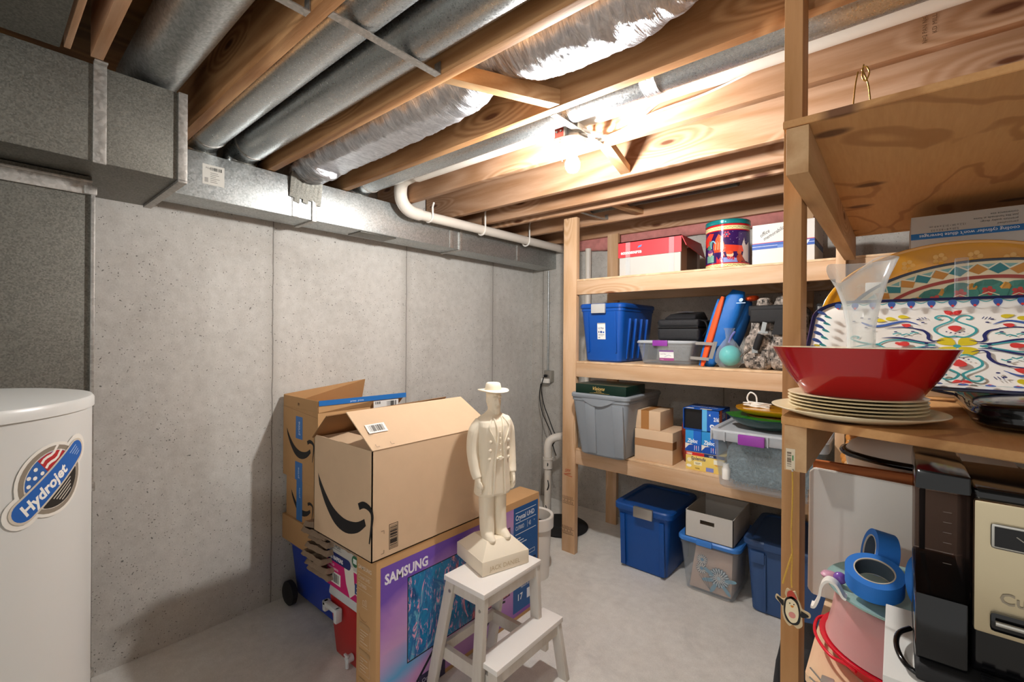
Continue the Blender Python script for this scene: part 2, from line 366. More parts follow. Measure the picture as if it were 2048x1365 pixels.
_tc = {}
def text2d(s, size, bold=0, shear=0, sx=1.0):
    key = (s, bold, shear)
    if key not in _tc:
        cu = bpy.data.curves.new('t', 'FONT'); cu.body = s; cu.size = 1; cu.offset = bold; cu.shear = shear; cu.resolution_u = 2
        ob = bpy.data.objects.new('t', cu); C.objects.link(ob)
        dg = bpy.context.evaluated_depsgraph_get(); me = bpy.data.meshes.new_from_object(ob.evaluated_get(dg))
        _tc[key] = ([tuple(v.co[:2]) for v in me.vertices], [tuple(p.vertices) for p in me.polygons])
        bpy.data.objects.remove(ob); bpy.data.curves.remove(cu); bpy.data.meshes.remove(me)
    vs, fs = _tc[key]
    return [(x * size * sx, y * size) for x, y in vs], fs
class Print:
    """flat printing laid on a surface: shapes in (u, v), fn maps (u, v, lift) to a point"""
    def __init__(s, fn, maxlen=None, lift=.0006): s.fn = fn; s.bm = NB(); s.mats = []; s.k = 1; s.maxlen = maxlen; s.lift = lift
    def _mi(s, m):
        m = pm(m) if isinstance(m, str) and m.startswith('#') else (M[m] if isinstance(m, str) else m)
        if m not in s.mats: s.mats.append(m)
        return s.mats.index(m)
    def add(s, vs, fs, m, layer=None):
        mi = s._mi(m); tmp = NB(); bv = [tmp.verts.new((x, y, 0)) for x, y in vs]
        for f in fs:
            try: tmp.faces.new([bv[i] for i in f])
            except ValueError: pass
        if s.maxlen:
            bmesh.ops.triangulate(tmp, faces=tmp.faces)
            for _ in range(5):
                es = [e for e in tmp.edges if e.calc_length() > s.maxlen]
                if not es: break
                bmesh.ops.subdivide_edges(tmp, edges=es, cuts=1); bmesh.ops.triangulate(tmp, faces=tmp.faces)
        L = s.lift * (1 + .04 * s.k if layer is None else layer); s.k += 1
        mp = {v: s.bm.verts.new(s.fn(v.co.x, v.co.y, L)) for v in tmp.verts}
        for f in tmp.faces:
            try:
                nf = s.bm.faces.new([mp[v] for v in f.verts]); nf.material_index = mi
            except ValueError: pass
        tmp.free()
    def poly(s, pts, m): s.add(pts, [tuple(range(len(pts)))], m)
    def rect(s, x0, y0, x1, y1, m): s.poly([(x0, y0), (x1, y0), (x1, y1), (x0, y1)], m)
    def frame(s, x0, y0, x1, y1, w, m):
        s.rect(x0, y0, x1, y0 + w, m); s.rect(x0, y1 - w, x1, y1, m); s.rect(x0, y0, x0 + w, y1, m); s.rect(x1 - w, y0, x1, y1, m)
    def disc(s, cx, cy, r, m, ry=None, n=18, rot=0):
        ry = r if ry is None else ry; c_, s_ = math.cos(rot), math.sin(rot)
        s.poly([(cx + r * math.cos(a) * c_ - ry * math.sin(a) * s_, cy + r * math.cos(a) * s_ + ry * math.sin(a) * c_) for a in [2 * PI * k / n for k in range(n)]], m)
    def drop(s, cx, cy, L, w, rot, m):
        pts = []
        for k in range(17):
            t = 2 * PI * k / 17; x = L * .5 * math.cos(t); y = w * .5 * math.sin(t) * math.sin(t / 2) * 1.6
            pts.append((cx + x * math.cos(rot) - y * math.sin(rot), cy + x * math.sin(rot) + y * math.cos(rot)))
        s.poly(pts, m)
    def stroke(s, pts, w, m, smooth=0, taper=False):
        if smooth: pts = [(q.x, q.y) for q in smooth_path([(a, b_, 0) for a, b_ in pts], smooth)]
        n = len(pts); L, Rr = [], []
        for i, p in enumerate(pts):
            a = pts[max(i - 1, 0)]; b_ = pts[min(i + 1, n - 1)]; dx, dy = b_[0] - a[0], b_[1] - a[1]; d = math.hypot(dx, dy) or 1
            ww = w * (.15 + .85 * math.sin(PI * i / (n - 1)) if taper else 1) / 2
            L.append((p[0] - dy / d * ww, p[1] + dx / d * ww)); Rr.append((p[0] + dy / d * ww, p[1] - dx / d * ww))
        s.add(L + Rr, [(i, i + 1, n + i + 1, n + i) for i in range(n - 1)], m)
    def text(s, t, x, y, size, m, bold=.0, shear=0, sx=1.0, rot=0, align='l'):
        vs, fs = text2d(t, size, bold, shear, sx)
        if not vs: return
        wd = max(v[0] for v in vs)
        if align == 'c': x -= wd / 2 * math.cos(rot); y -= wd / 2 * math.sin(rot)
        c_, s_ = math.cos(rot), math.sin(rot); vs = [(x + a * c_ - b_ * s_, y + a * s_ + b_ * c_) for a, b_ in vs]
        s.add(vs, fs, m)
    def bars(s, x0, y0, x1, y1, m, vertical=True, n=16, seed=1):
        q = random.Random(seed); L = (x1 - x0) if vertical else (y1 - y0); u = 0; 
        st = L / n
        for i in range(n):
            ww = st * q.choice((.25, .4, .6, .8))
            if vertical: s.rect(x0 + i * st, y0, x0 + i * st + ww, y1, m)
            else: s.rect(x0, y0 + i * st, x1, y0 + i * st + ww, m)
    def done(s, root, name='print', label=None, local=False): return part(root, name, s.bm, s.mats, local, 0, label)
def plane_fn(o, ux, uy):
    o, ux, uy = Vector(o), Vector(ux).normalized(), Vector(uy).normalized(); nn = ux.cross(uy)
    return lambda u, v, l: o + ux * u + uy * v + nn * l
def face_ny(x0, y, z0): return plane_fn((x0, y, z0), (1, 0, 0), (0, 0, 1))      # faces the camera's near side (-y)
def face_px(x, y0, z0): return plane_fn((x, y0, z0), (0, 1, 0), (0, 0, 1))      # faces +x
# ================================================================ the room
H = 2.235
bm = NB(); box(bm, -.2, 4.0, -1.6, 3.52, -.12, 0); struct('floor', bm, 'floor')
bm = NB(); box(bm, -.2, 0, -1.6, 3.52, 0, 2.45); struct('wall_left', bm, 'wall')
bm = NB(); box(bm, 0, 4.0, 3.33, 3.52, 0, 2.3); struct('wall_back', bm, 'wall_b')
bm = NB(); box(bm, 4.0, 4.2, -1.6, 3.52, 0, 2.45); struct('wall_right', bm, 'wall_b')
bm = NB(); box(bm, -.2, 4.2, -1.6, 3.52, 2.455, 2.48); struct('ceiling', bm, 'subfloor')

# joists: (name bits, camera-side y, far y)
JO = [(.150, .172, 'first joist, nailed edge to edge beside the flat metal ceiling panel', 1), (.213, .241, 'wany-edged joist behind the big metal elbow duct at upper left', 1),
      (.528, .563, 'dark joist left of the twin round pipes', 0), (.908, .943, 'long dark joist between the twin round pipes and the foil duct', 0),
      (1.292, 1.328, 'knotty joist between the foil duct and the long grey round pipe', 0), (1.667, 1.703, 'rough-sawn bright joist that carries the bare bulb', 1),
      (2.065, 2.101, 'broad bright knotty joist just behind the bare bulb', 1), (2.340, 2.375, 'joist with a cathedral grain over the front edge of the shelves', 1),
      (2.482, 2.514, 'thin joist with nail marks right above the corner post', 1), (2.842, 2.876, 'joist above the middle of the deep storage shelves', 1),
      (3.236, 3.270, 'rearmost joist against the pink insulation', 1)]
for y0, y1, lab, pale in JO:
    bm = NB(); x0 = .80 if y0 < .3 else .02
    if y1 == .241: box(bm, x0, 3.98, y0, y1, H + .004, 2.453, .002)
    elif y0 == .150: box(bm, x0, 3.98, y0 + .008, y1, H + .004, 2.453, .002)
    else: box(bm, x0, 3.98, y0, y1, H, 2.453, .002)
    jo = single('ceiling_joist', bm, 'joist2' if pale else 'joist', lab, 'joist', 'ceiling joists')
    if y0 == 1.667:
        pr = Print(plane_fn((2.625, 1.667, 2.27), (0, 0, 1), (-1, 0, 0))); pr.text('N=2 PAN N=2 AN', -.02, .0, .014, '#6b4a2e', sx=.9); pr.text('KD MILL KD', .0, -.02, .014, '#6b4a2e'); pr.done(jo, 'lumber_stamp')
# sheet metal panned between the joists, upper left
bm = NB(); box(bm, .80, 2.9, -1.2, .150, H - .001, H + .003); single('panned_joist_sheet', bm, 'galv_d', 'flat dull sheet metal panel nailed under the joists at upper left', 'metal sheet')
# blocks between joists
def board(name, p, q, w_, t_, m_, lab, cat, group=None):
    """a flat strip from p to q, width w_ across, thickness t_ vertical"""
    p, q = Vector(p), Vector(q); d = (q - p).normalized(); s_ = d.cross(Vector((0, 0, 1))).normalized() * w_ / 2; n_ = s_.cross(d).normalized() * t_
    bm = NB(); hexa(bm, [p - s_, q - s_, q + s_, p + s_, p - s_ - n_, q - s_ - n_, q + s_ - n_, p + s_ - n_] if n_.z < 0 else [p - s_ - n_, q - s_ - n_, q + s_ - n_, p + s_ - n_, p - s_, q - s_, q + s_, p + s_], .001)
    return single(name, bm, m_, lab, cat, group)
bm = NB(); hexa(bm, [(1.475, .944, 2.238), (1.515, .944, 2.238), (1.685, 1.291, 2.238), (1.64, 1.291, 2.238), (1.475, .944, 2.29), (1.515, .944, 2.29), (1.685, 1.291, 2.29), (1.64, 1.291, 2.29)], .001)
single('wood_block', bm, M['board_o'] if 0 else 'wood_y', 'short orange wooden cross block holding up the foil duct', 'wood block')
bm = NB(); hexa(bm, [(1.60, 1.704, 2.245), (1.65, 1.704, 2.245), (1.57, 2.064, 2.245), (1.52, 2.064, 2.245), (1.60, 1.704, 2.28), (1.65, 1.704, 2.28), (1.57, 2.064, 2.28), (1.52, 2.064, 2.28)], .001)
single('wood_block', bm, 'wood_y', 'pale wooden brace between joists directly behind the bare bulb', 'wood block')
bm = NB(); hexa(bm, [(1.20, 2.515, 2.25), (1.25, 2.515, 2.25), (1.29, 2.841, 2.25), (1.24, 2.841, 2.25), (1.20, 2.515, 2.28), (1.25, 2.515, 2.28), (1.29, 2.841, 2.28), (1.24, 2.841, 2.28)], .001)
single('wood_block', bm, 'wood_y', 'small diagonal wooden brace between joists above the red and white carton', 'wood block')

# ---- trunk duct along the left wall
t = thing('trunk_duct', 'long rectangular galvanized duct running along the top of the concrete wall', 'duct', (.16, 1.9, 2.035))
bm = NB(); box(bm, .065, .258, .455, 3.329, 2.035, 2.232, .002); part(t, 'duct_body', bm, 'galv')
for y in (1.135, 2.17):
    bm = NB(); box(bm, .06, .268, y - .012, y + .012, 2.027, 2.238, .002); part(t, 'drive_cleat', bm, 'strap')
for y in (1.04, 2.09, 2.80):
    bm = NB(); box(bm, .258, .262, y - .016, y + .016, 2.036, 2.236, .001); part(t, 'hanger_strap', bm, 'strap')
bm = NB(); box(bm, .10, .235, 1.42, 1.66, 2.030, 2.036, .001); part(t, 'access_flap', bm, 'galv_d')
pr = Print(face_px(.258, .640, 2.10)); pr.rect(0, 0, .085, .088, '#d8d5cc'); pr.text('PO#021', .012, .068, .012, '#50504c', sx=.8, rot=-PI / 2 * 0)
for k in range(6): pr.rect(.03, .012 + k * .008, .03 + rnd.uniform(.02, .045), .0145 + k * .008, '#8d8a84')
pr.rect(.008, .01, .022, .03, '#a9a6a0'); pr.bars(.03, .064, .075, .078, '#60605c', n=14); pr.done(t, 'shipping_label', 'white paper sticker')
# ---- big elbow duct at upper left
t = thing('elbow_duct', 'large dull sheet metal duct box at upper left above the white tank', 'duct', (.55, -.3, 1.948))
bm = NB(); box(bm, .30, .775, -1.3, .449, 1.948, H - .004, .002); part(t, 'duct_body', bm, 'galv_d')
bm = NB(); box(bm, .775, .784, .427, .452, 1.945, 2.232, .001); box(bm, .31, .784, .427, .452, 1.939, 1.948, .001); part(t, 'end_flange', bm, 'strap')
bm = NB(); box(bm, .775, .782, .222, .252, 1.944, 2.240, .002); box(bm, .782, .80, .222, .252, 2.232, 2.238, .001); part(t, 'drive_cleat', bm, 'strap')
# ---- return panel below it
t = thing('return_plenum', 'tall upright sheet metal plenum panel between the white tank and the concrete wall', 'duct', (.45, -.4, 0))
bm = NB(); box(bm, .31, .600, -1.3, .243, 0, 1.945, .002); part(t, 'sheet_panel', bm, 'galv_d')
bm = NB(); box(bm, .600, .609, -1.3, .243, 1.885, 1.930, .002); box(bm, .609, .616, -1.3, .243, 1.922, 1.930, .001); part(t, 'top_flange', bm, 'strap')
bm = NB(); box(bm, .596, .611, .240, .250, .95, 1.90, .002); part(t, 'corner_cleat', bm, 'strap')
bm = NB(); box(bm, .598, .607, .12, .248, .0, .94, .002); part(t, 'lower_cleat', bm, 'galv_d')
for z in (.955, 1.90, .36):
    bm = NB(); box(bm, .600, .614, .224, .254, z - .014, z + .014, .003); part(t, 'cleat_clip', bm, 'strap')

# ---- round pipes
def pipe(name, y, z, r, x0, x1, lab, elbow=True, seamz=True, m_='pipe', xt=.17, cat='pipe'):
    t = thing(name, lab, cat, ((x0 + x1) / 2, y, z - r))
    bm = NB(); 
    if elbow:
        tube(bm, smooth_path([(xt, y, 2.236), (xt, y, 2.246), (xt + .02, y, z - .02), (xt + .09, y, z), (x0 + .05, y, z)], 6), r, 28)
        part(t, 'elbow', bm, m_)
        bm = NB(); tube(bm, [(xt, y, 2.236), (xt, y, 2.243)], r + .005, 28); part(t, 'collar', bm, 'galv_d')
        bm = NB()
        for k in range(1): tube(bm, [(x0 + .02 + k * .03, y, z), (x0 + .03 + k * .03, y, z)], r + .004, 28)
        part(t, 'crimp_ring', bm, 'strap')
    bm = NB(); tube(bm, [(x0, y, z), (x1, y, z)], r + .001, 32); part(t, 'pipe_run', bm, m_)
    return t
pipe('round_duct_pipe', .645, 2.315, .072, .30, 3.95, 'left one of the two round pipes side by side between dark joists')
pipe('round_duct_pipe', .818, 2.315, .072, .30, 3.95, 'right one of the two round pipes side by side between dark joists')
pipe('round_duct_pipe', .385, 2.325, .078, .55, 3.95, 'dark round pipe nearest the big elbow duct at upper left', elbow=False, m_='galv')
pr_ = pipe('round_duct_pipe', 1.425, 2.312, .070, .30, 3.95, 'long grey round pipe passing over the bare bulb')
bm = NB(); tube(bm, [(1.93, 1.425, 2.312), (1.98, 1.425, 2.312)], .0745, 28); part(pr_, 'foil_tape_joint', bm, 'foil', label='shiny foil tape wrapped round a pipe joint')
pipe('round_duct_pipe', 2.68, 2.33, .06, 1.0, 1.9, 'short dull round pipe above the red and white carton', elbow=False, m_='galv_d')
# foil flex duct
t = thing('foil_flex_duct', 'fat crinkled foil-jacketed flexible duct sagging between two joists', 'duct', (1.2, 1.12, 2.18))
path = smooth_path([(.20, 1.09, 2.26), (.30, 1.10, 2.30), (.50, 1.115, 2.345), (.85, 1.12, 2.350), (1.2, 1.115, 2.355), (1.45, 1.115, 2.37), (1.62, 1.115, 2.385), (1.8, 1.12, 2.365), (2.1, 1.10, 2.355), (2.3, 1.055, 2.36), (2.9, 1.055, 2.36)], 26)
bm = NB(); rings = []
ref = Vector((0, 1, 0))
for i, p in enumerate(path):
    tg = (path[min(i + 1, len(path) - 1)] - path[max(i - 1, 0)]).normalized(); nx = (ref - tg * ref.dot(tg)).normalized(); ny = tg.cross(nx)
    x = p.x; base = .122
    if x < .42: base = .06 + (.42 - .20) * 0 + max(0, min(1, (x - .20) / .2)) ** .7 * .062
    base -= .035 * max(0, min(1, (x - 2.0) / .3)); base -= .030 * math.exp(-((x - 1.55) / .11) ** 2); ring = []
    for k in range(64):
        a = 2 * PI * k / 64; pos = Vector((x * 26, math.cos(a) * 2.2, math.sin(a) * 2.2))
        wr = mnoise.noise(pos) * .006 + mnoise.noise(pos * 2.3) * .0035 + mnoise.noise(Vector((x * 70, a * 1.4, 3))) * .003
        rr = base + wr; q = p + nx * math.cos(a) * rr + ny * math.sin(a) * rr
        q.z = max(min(q.z, 2.452), 2.242 if .44 < q.x < 1.9 else 2.20) if q.x > .44 else q.z; q.y = min(max(q.y, .946), 1.289)
        ring.append(q)
    rings.append(ring)
loft(bm, rings); part(t, 'foil_jacket', bm, 'foil', smooth=60)
bm = NB()
for k in range(7):
    a = k * .5; y = 1.02 + k * .022; L = .09 + .05 * rnd.random()
    hexa(bm, [(.262, y - .012, 2.225 - L), (.266, y + .014, 2.22 - L), (.27, y + .016, 2.24), (.264, y - .01, 2.245), (.266, y - .012, 2.225 - L), (.27, y + .014, 2.22 - L), (.29, y + .016, 2.245), (.285, y - .01, 2.25)])
part(t, 'loose_tape_ends', bm, 'galv_d', label='torn grey tape ends hanging over the trunk duct')
# hanger straps across pipes
def strap(p, q, lab, hang=True, w_=.026):
    p, q = Vector(p), Vector(q); d = (q - p).normalized(); s_ = Vector((d.y, -d.x, 0)) * w_ / 2; bm = NB()
    z0, z1 = p.z - .003, p.z
    hexa(bm, [p - s_ - Vector((0, 0, .003)), q - s_ - Vector((0, 0, .003)), q + s_ - Vector((0, 0, .003)), p + s_ - Vector((0, 0, .003)), p - s_, q - s_, q + s_, p + s_])
    for e, dd in ((p, -1), (q, 1)):
        e2 = e + d * dd * .003
        hexa(bm, [e - s_ - Vector((0, 0, .003)), e2 - s_ - Vector((0, 0, .003)), e2 + s_ - Vector((0, 0, .003)), e + s_ - Vector((0, 0, .003)), e - s_ + Vector((0, 0, .035)), e2 - s_ + Vector((0, 0, .035)), e2 + s_ + Vector((0, 0, .035)), e + s_ + Vector((0, 0, .035))])
    return single('hanger_strap', bm, 'strap', lab, 'metal strap', 'metal straps under the round pipes')
strap((1.50, .566, 2.238), (1.50, .904, 2.238), 'flat metal strap under the two side by side round pipes')
strap((1.46, .250, 2.236), (1.46, .524, 2.236), 'short metal strap end at the top edge left of the twin pipes')
strap((1.63, 1.332, 2.236), (1.63, 1.663, 2.236), 'brightly lit metal strap just above the bare bulb')
strap((.98, 2.52, 2.255), (1.02, 2.838, 2.255), 'thin metal strap near the top of the corner post')

# ---- white drain pipe with hangers
t = thing('white_drain_pipe', 'white plastic drain pipe with elbow hung along the front of the trunk duct', 'pipe', (.34, 2.4, 2.14))
bm = NB(); tube(bm, smooth_path([(.52, 1.585, 2.34), (.40, 1.59, 2.33), (.345, 1.61, 2.29), (.335, 1.63, 2.23), (.335, 1.68, 2.188), (.335, 1.76, 2.180)], 7), .037, 20); part(t, 'elbow', bm, 'pvc')
bm = NB(); tube(bm, [(.335, 1.74, 2.180), (.345, 3.322, 2.196)], .031, 20); part(t, 'pipe_run', bm, 'pvc')
for x_, r_ in ((.53, .041),):
    bm = NB(); tube(bm, [(x_ - .02, 1.585, 2.34), (x_ + .02, 1.585, 2.34)], r_, 20); part(t, 'coupling', bm, 'pvc')
bm = NB(); tube(bm, [(.54, 1.582, 2.335), (3.95, 1.582, 2.325)], .043, 20); part(t, 'ceiling_run', bm, 'pvc')
for y, top in ((1.83, 2.236), (2.30, 2.30), (2.80, 2.30)):
    bm = NB(); lo = []
    pts = [(.335 + .036, y, top)] + [(.337 + .036 * math.cos(a), y, 2.184 + .036 * math.sin(a)) for a in [-k * PI / 8 for k in range(9)]]
    tube(bm, pts, .006, 6); tube(bm, [(.335 + .036, y, top), (.335 + .036, y + .01, top + .03)], .006, 6)
    part(t, 'pipe_hanger', bm, 'porc')

# ---- the bare bulb
t = thing('bulb_fixture', 'bare white light bulb in a porcelain holder under a steel box', 'light fixture', (1.515, 1.60, 2.09))
FX, FY = 1.592, 1.515
bm = NB(); box(bm, FX - .035, FX + .035, FY - .02, FY + .050, 2.215, 2.272, .003); part(t, 'junction_box', bm, 'boxsteel')
bm = NB(); box(bm, FX - .060, FX - .016, FY - .040, FY - .021, 2.222, 2.270, .002); o_ = part(t, 'receptacle_plate', bm, 'redp', label='small red box side with two screws')
bm = NB()
for dx in (-.01, .01): tube(bm, [(FX - .038 + dx, FY - .0405, 2.246), (FX - .038 + dx, FY - .044, 2.246)], .0045, 10)
part(o_, 'screw', bm, 'boxsteel')
bm = NB(); box(bm, FX - .014, FX - .008, FY - .045, FY - .021, 2.213, 2.292, .001); box(bm, FX - .062, FX - .008, FY - .045, FY - .038, 2.213, 2.221, .001); box(bm, FX - .004, FX + .014, FY + .045, 1.666, 2.24, 2.27, .001); part(t, 'mounting_strap', bm, 'strap')
bm = NB(); lathe(bm, [(.001, .0), (.050, .0), (.053, -.006), (.050, -.015), (.030, -.020), (.022, -.028), (.021, -.044), (.018, -.046)], (FX, FY, 2.215), 32); part(t, 'lamp_holder', bm, 'porc')
bm = NB(); lathe(bm, [(.001, 0), (.013, 0), (.014, -.014), (.020, -.026), (.0275, -.042), (.029, -.055), (.026, -.068), (.018, -.079), (.001, -.084)], (FX, FY, 2.171), 32); part(t, 'bulb', bm, 'bulb', smooth=180)
bm = NB(); tube(bm, [(FX - .03, FY - .03, 2.200), (FX - .03, FY - .03, 2.13)], .0012, 6); part(t, 'pull_chain', bm, 'boxsteel')
bm = NB(); tube(bm, smooth_path([(FX + .03, FY + .02, 2.255), (FX + .05, FY + .05, 2.25), (FX + .06, FY + .09, 2.255), (FX + .06, FY + .12, 2.265)], 5), .007, 8); tube(bm, smooth_path([(FX + .03, FY + .0, 2.24), (FX + .055, FY + .03, 2.23), (FX + .07, FY + .08, 2.24), (FX + .08, FY + .12, 2.25)], 5), .006, 8); part(t, 'cable_whip', bm, 'wcable')
# unseen fill bulb added behind the viewer to brighten the camera-facing sides
t = thing('bulb_fixture', 'added fill bulb on the ceiling behind the viewpoint, out of view', 'light fixture', (2.1, -.95, 2.10))
bm = NB(); lathe(bm, [(.001, .0), (.050, .0), (.053, -.006), (.050, -.015), (.022, -.028), (.018, -.046)], (2.1, -.95, 2.233), 32); part(t, 'lamp_holder', bm, 'porc')
bm = NB(); lathe(bm, [(.001, 0), (.013, 0), (.020, -.026), (.029, -.055), (.018, -.079), (.001, -.084)], (2.1, -.95, 2.187), 32); part(t, 'bulb', bm, 'fill_bulb', smooth=180)
# ---- white cables along the joists
bm = NB(); tube(bm, smooth_path([(1.60, 1.645, 2.250), (1.72, 1.655, 2.262), (1.80, 1.655, 2.285), (1.90, 1.655, 2.330), (2.02, 1.655, 2.325), (2.12, 1.655, 2.322), (2.22, 1.655, 2.345), (2.36, 1.655, 2.40), (2.5, 1.655, 2.42), (2.9, 1.655, 2.43)], 8), .0065, 8, flat=.6)
single('electrical_cable', bm, 'wcable', 'thick white cable looping along the joist to the right of the bulb', 'cable')
bm = NB(); tube(bm, smooth_path([(1.60, 1.650, 2.240), (1.72, 1.657, 2.258), (1.85, 1.657, 2.292), (2.05, 1.657, 2.302), (2.25, 1.657, 2.335), (2.36, 1.657, 2.352), (2.6, 1.657, 2.365), (2.9, 1.657, 2.39)], 8), .004, 8)
single('electrical_cable', bm, 'wcable', 'thin white cable running below the thick one to the right of the bulb', 'cable')

# ---- pink insulation on top of the wall
bm = NB(); rings = []
for i in range(90):
    x = .50 + i * .032; wob = .018 * mnoise.noise(Vector((x * 5, 0, 0))); low = 2.165 + wob - (.035 * math.exp(-((x - .72) / .12) ** 2))
    ring = []
    for k in range(14):
        a = 2 * PI * k / 14; d_ = mnoise.noise(Vector((x * 9, math.cos(a), math.sin(a)))) * .014
        ring.append((x, 3.302 + math.cos(a) * (.026 + d_ * .5), (low + 2.30) / 2 + math.sin(a) * ((2.30 - low) / 2 + d_)))
    rings.append(ring)
loft(bm, rings); single('insulation_batt', bm, 'pinkfib', 'pink fibreglass insulation batt along the top of the back wall', 'insulation', smooth=80, kind='stuff')

# ---- conduit, outlet, cord, sump
t = thing('wall_outlet', 'grey metal outlet box with conduit on the back wall near the corner', 'outlet', (.20, 3.31, 1.04))
bm = NB(); tube(bm, [(.185, 3.318, 1.12), (.185, 3.318, 2.02)], .008, 12); part(t, 'conduit', bm, 'galv')
bm = NB(); box(bm, .165, .245, 3.285, 3.329, 1.035, 1.135, .004); part(t, 'outlet_box', bm, 'boxsteel')
bm = NB(); box(bm, .150, .235, 3.262, 3.284, 1.025, 1.065, .004); part(t, 'plug_adapter', bm, 'porc', label='white plug-in adapter')
bm = NB(); box(bm, .175, .205, 3.262, 3.284, 1.075, 1.10, .008); part(t, 'black_plug', bm, 'black')
bm = NB(); box(bm, .172, .198, 3.312, 3.329, 1.725, 1.745, .002); part(t, 'conduit_clamp', bm, 'galv')
bm = NB(); spath = smooth_path([(.19, 3.25, 1.08), (.17, 3.24, .98), (.20, 3.24, .84), (.28, 3.2, .74), (.40, 3.1, .66), (.46, 3.06, .62), (.47, 2.99, .57), (.435, 2.95, .50), (.49, 2.90, .44), (.445, 2.93, .36), (.50, 2.90, .28), (.45, 2.92, .18), (.48, 2.9, .09)], 8)
tube(bm, spath, .0045, 8); single('power_cord', bm, 'black', 'black cord hanging from the wall outlet and winding round the white pipe', 'cord')
bm = NB(); tube(bm, smooth_path([(.165, 3.24, 1.02), (.16, 3.23, .9), (.22, 3.2, .76), (.36, 3.12, .64), (.47, 3.0, .56), (.52, 2.97, .50)], 8), .004, 8); single('power_cord', bm, 'black', 'second black cord slanting from the white adapter down to the pipe elbow', 'cord')
t = thing('sump_pit', 'round black sump lid with a white discharge pipe in the back corner', 'sump', (.62, 2.86, 0))
bm = NB(); lathe(bm, [(.001, .0), (.20, 0), (.205, .012), (.19, .022), (.10, .022), (.09, .03), (.001, .03)], (.63, 2.88, 0), 48); part(t, 'lid', bm, 'blackm')
bm = NB(); tube(bm, [(.47, 2.93, .03), (.47, 2.93, .50)], .027, 20); part(t, 'riser_pipe', bm, 'pvc')
bm = NB(); tube(bm, [(.47, 2.93, .40), (.47, 2.93, .47)], .036, 20); tube(bm, [(.47, 2.93, .47), (.47, 2.93, .485)], .041, 20); part(t, 'check_valve', bm, 'pvc')
bm = NB(); tube(bm, smooth_path([(.47, 2.93, .49), (.47, 2.93, .58), (.485, 2.95, .625), (.53, 3.0, .645), (.60, 3.10, .65)], 6), .031, 20); part(t, 'elbow', bm, 'pvc')
bm = NB(); tube(bm, [(.60, 3.10, .65), (.66, 3.20, .66)], .027, 16); tube(bm, [(.655, 3.21, .64), (.655, 3.21, 2.15)], .024, 16); part(t, 'discharge_pipe', bm, 'pvc')
# ================================================================ water heater
t = thing('water_heater', 'tall white cylindrical water heater with a round flag badge at far left', 'water heater', (1.15, -.09, 0))
hc = (1.15, -.09)
bm = NB(); lathe(bm, [(.001, .02), (.266, .02), (.266, 1.287), (.001, 1.287)], (hc[0], hc[1], 0), 96); part(t, 'jacket', bm, 'tank')
bm = NB(); lathe(bm, [(.001, 1.288), (.270, 1.288), (.270, 1.305), (.266, 1.311), (.255, 1.313), (.001, 1.315)], (hc[0], hc[1], 0), 96); part(t, 'top_cap', bm, 'tank')
bm = NB(); cyl(bm, (hc[0], hc[1], 0), (hc[0], hc[1], .02), .25, 48); part(t, 'base_ring', bm, 'black')
bm = NB()
for a_ in (.35, -1.2): cyl(bm, (hc[0] + .269 * math.cos(a_), hc[1] + .269 * math.sin(a_), 1.297), (hc[0] + .274 * math.cos(a_), hc[1] + .274 * math.sin(a_), 1.297), .005, 10)
part(t, 'cap_screw', bm, 'black')
bm = NB(); cyl(bm, (hc[0] + .05, hc[1] + .06, 1.315), (hc[0] + .05, hc[1] + .06, 1.33), .02, 16); part(t, 'pipe_fitting', bm, 'boxsteel')
a0 = .80   # badge direction on the tank, seen from the camera
def tank_fn(u, v, l): u, v = u * .84, v * .84; a = a0 + u / .266; return Vector((hc[0] + (.266 + l) * math.cos(a), hc[1] + (.266 + l) * math.sin(a), 1.168 + v))
pr = Print(tank_fn, .009, .0014); th = .66
def rot(p, a=th): return (p[0] * math.cos(a) - p[1] * math.sin(a), p[0] * math.sin(a) + p[1] * math.cos(a))
def pill(L, w_): return [rot((L / 2 * sg + w_ * math.cos(a), w_ * math.sin(a))) for sg, aa in ((1, -PI / 2), (-1, PI / 2)) for a in [aa + PI * k / 10 for k in range(11)]]
pr.disc(0, 0, .083, '#e9e5dc', n=36); pr.poly(pill(.17, .036), '#e9e5dc'); pr.disc(0, 0, .076, '#8d8273', n=36); pr.disc(0, 0, .066, '#d9d2c6', n=36)
def half(r, lo, hi, side):
    pts = []
    for k in range(25):
        a = PI * k / 24; x, y = r * math.cos(a), r * math.sin(a)
        if y >= lo: pts.append((x, y))
    xs = pts[0][0], pts[-1][0]
    pts = [(xs[0], lo)] + pts + [(xs[1], lo)]
    return [rot((x, y * side)) for x, y in pts]
pr.poly(half(.064, .026, 1, 1), '#2a5fa8'); pr.poly([rot(p) for p in [(.0, .026), (.0575, .027), (.045, .046), (.022, .060), (.0, .064)]], '#b3262a')
for yy in (.036, .052): pr.stroke([rot((.002 + k * .0085, yy + .003 * math.sin(k * 1.3))) for k in range(7)], .006, '#efeae2')
for sx_, sy_ in ((-.045, .034), (-.026, .038), (-.01, .034), (-.034, .048), (-.014, .052)): q = rot((sx_, sy_)); pr.disc(q[0], q[1], .0045, '#f2eee6', n=8)
pr.poly(half(.064, .028, 1, -1), '#26231f')
for k in range(4): pr.stroke([rot((-.03 + .004 * k, -.034 - .007 * k)), rot((.03 - .005 * k, -.034 - .007 * k))], .0025, '#cfc8ba')
pr.poly(pill(.165, .0275), '#cfc5b4'); pr.poly(pill(.163, .023), '#1f5fb0')
q = rot((-.088, -.013)); pr.text('Hydrojet', q[0], q[1], .036, '#f4f1ea', bold=.035, rot=th, sx=.92, shear=.15)
for k in range(4): pr.stroke([rot((.062 + .004 * k, .012 - .007 * k)), rot((.088, .012 - .007 * k))], .002, '#b9cbe4')
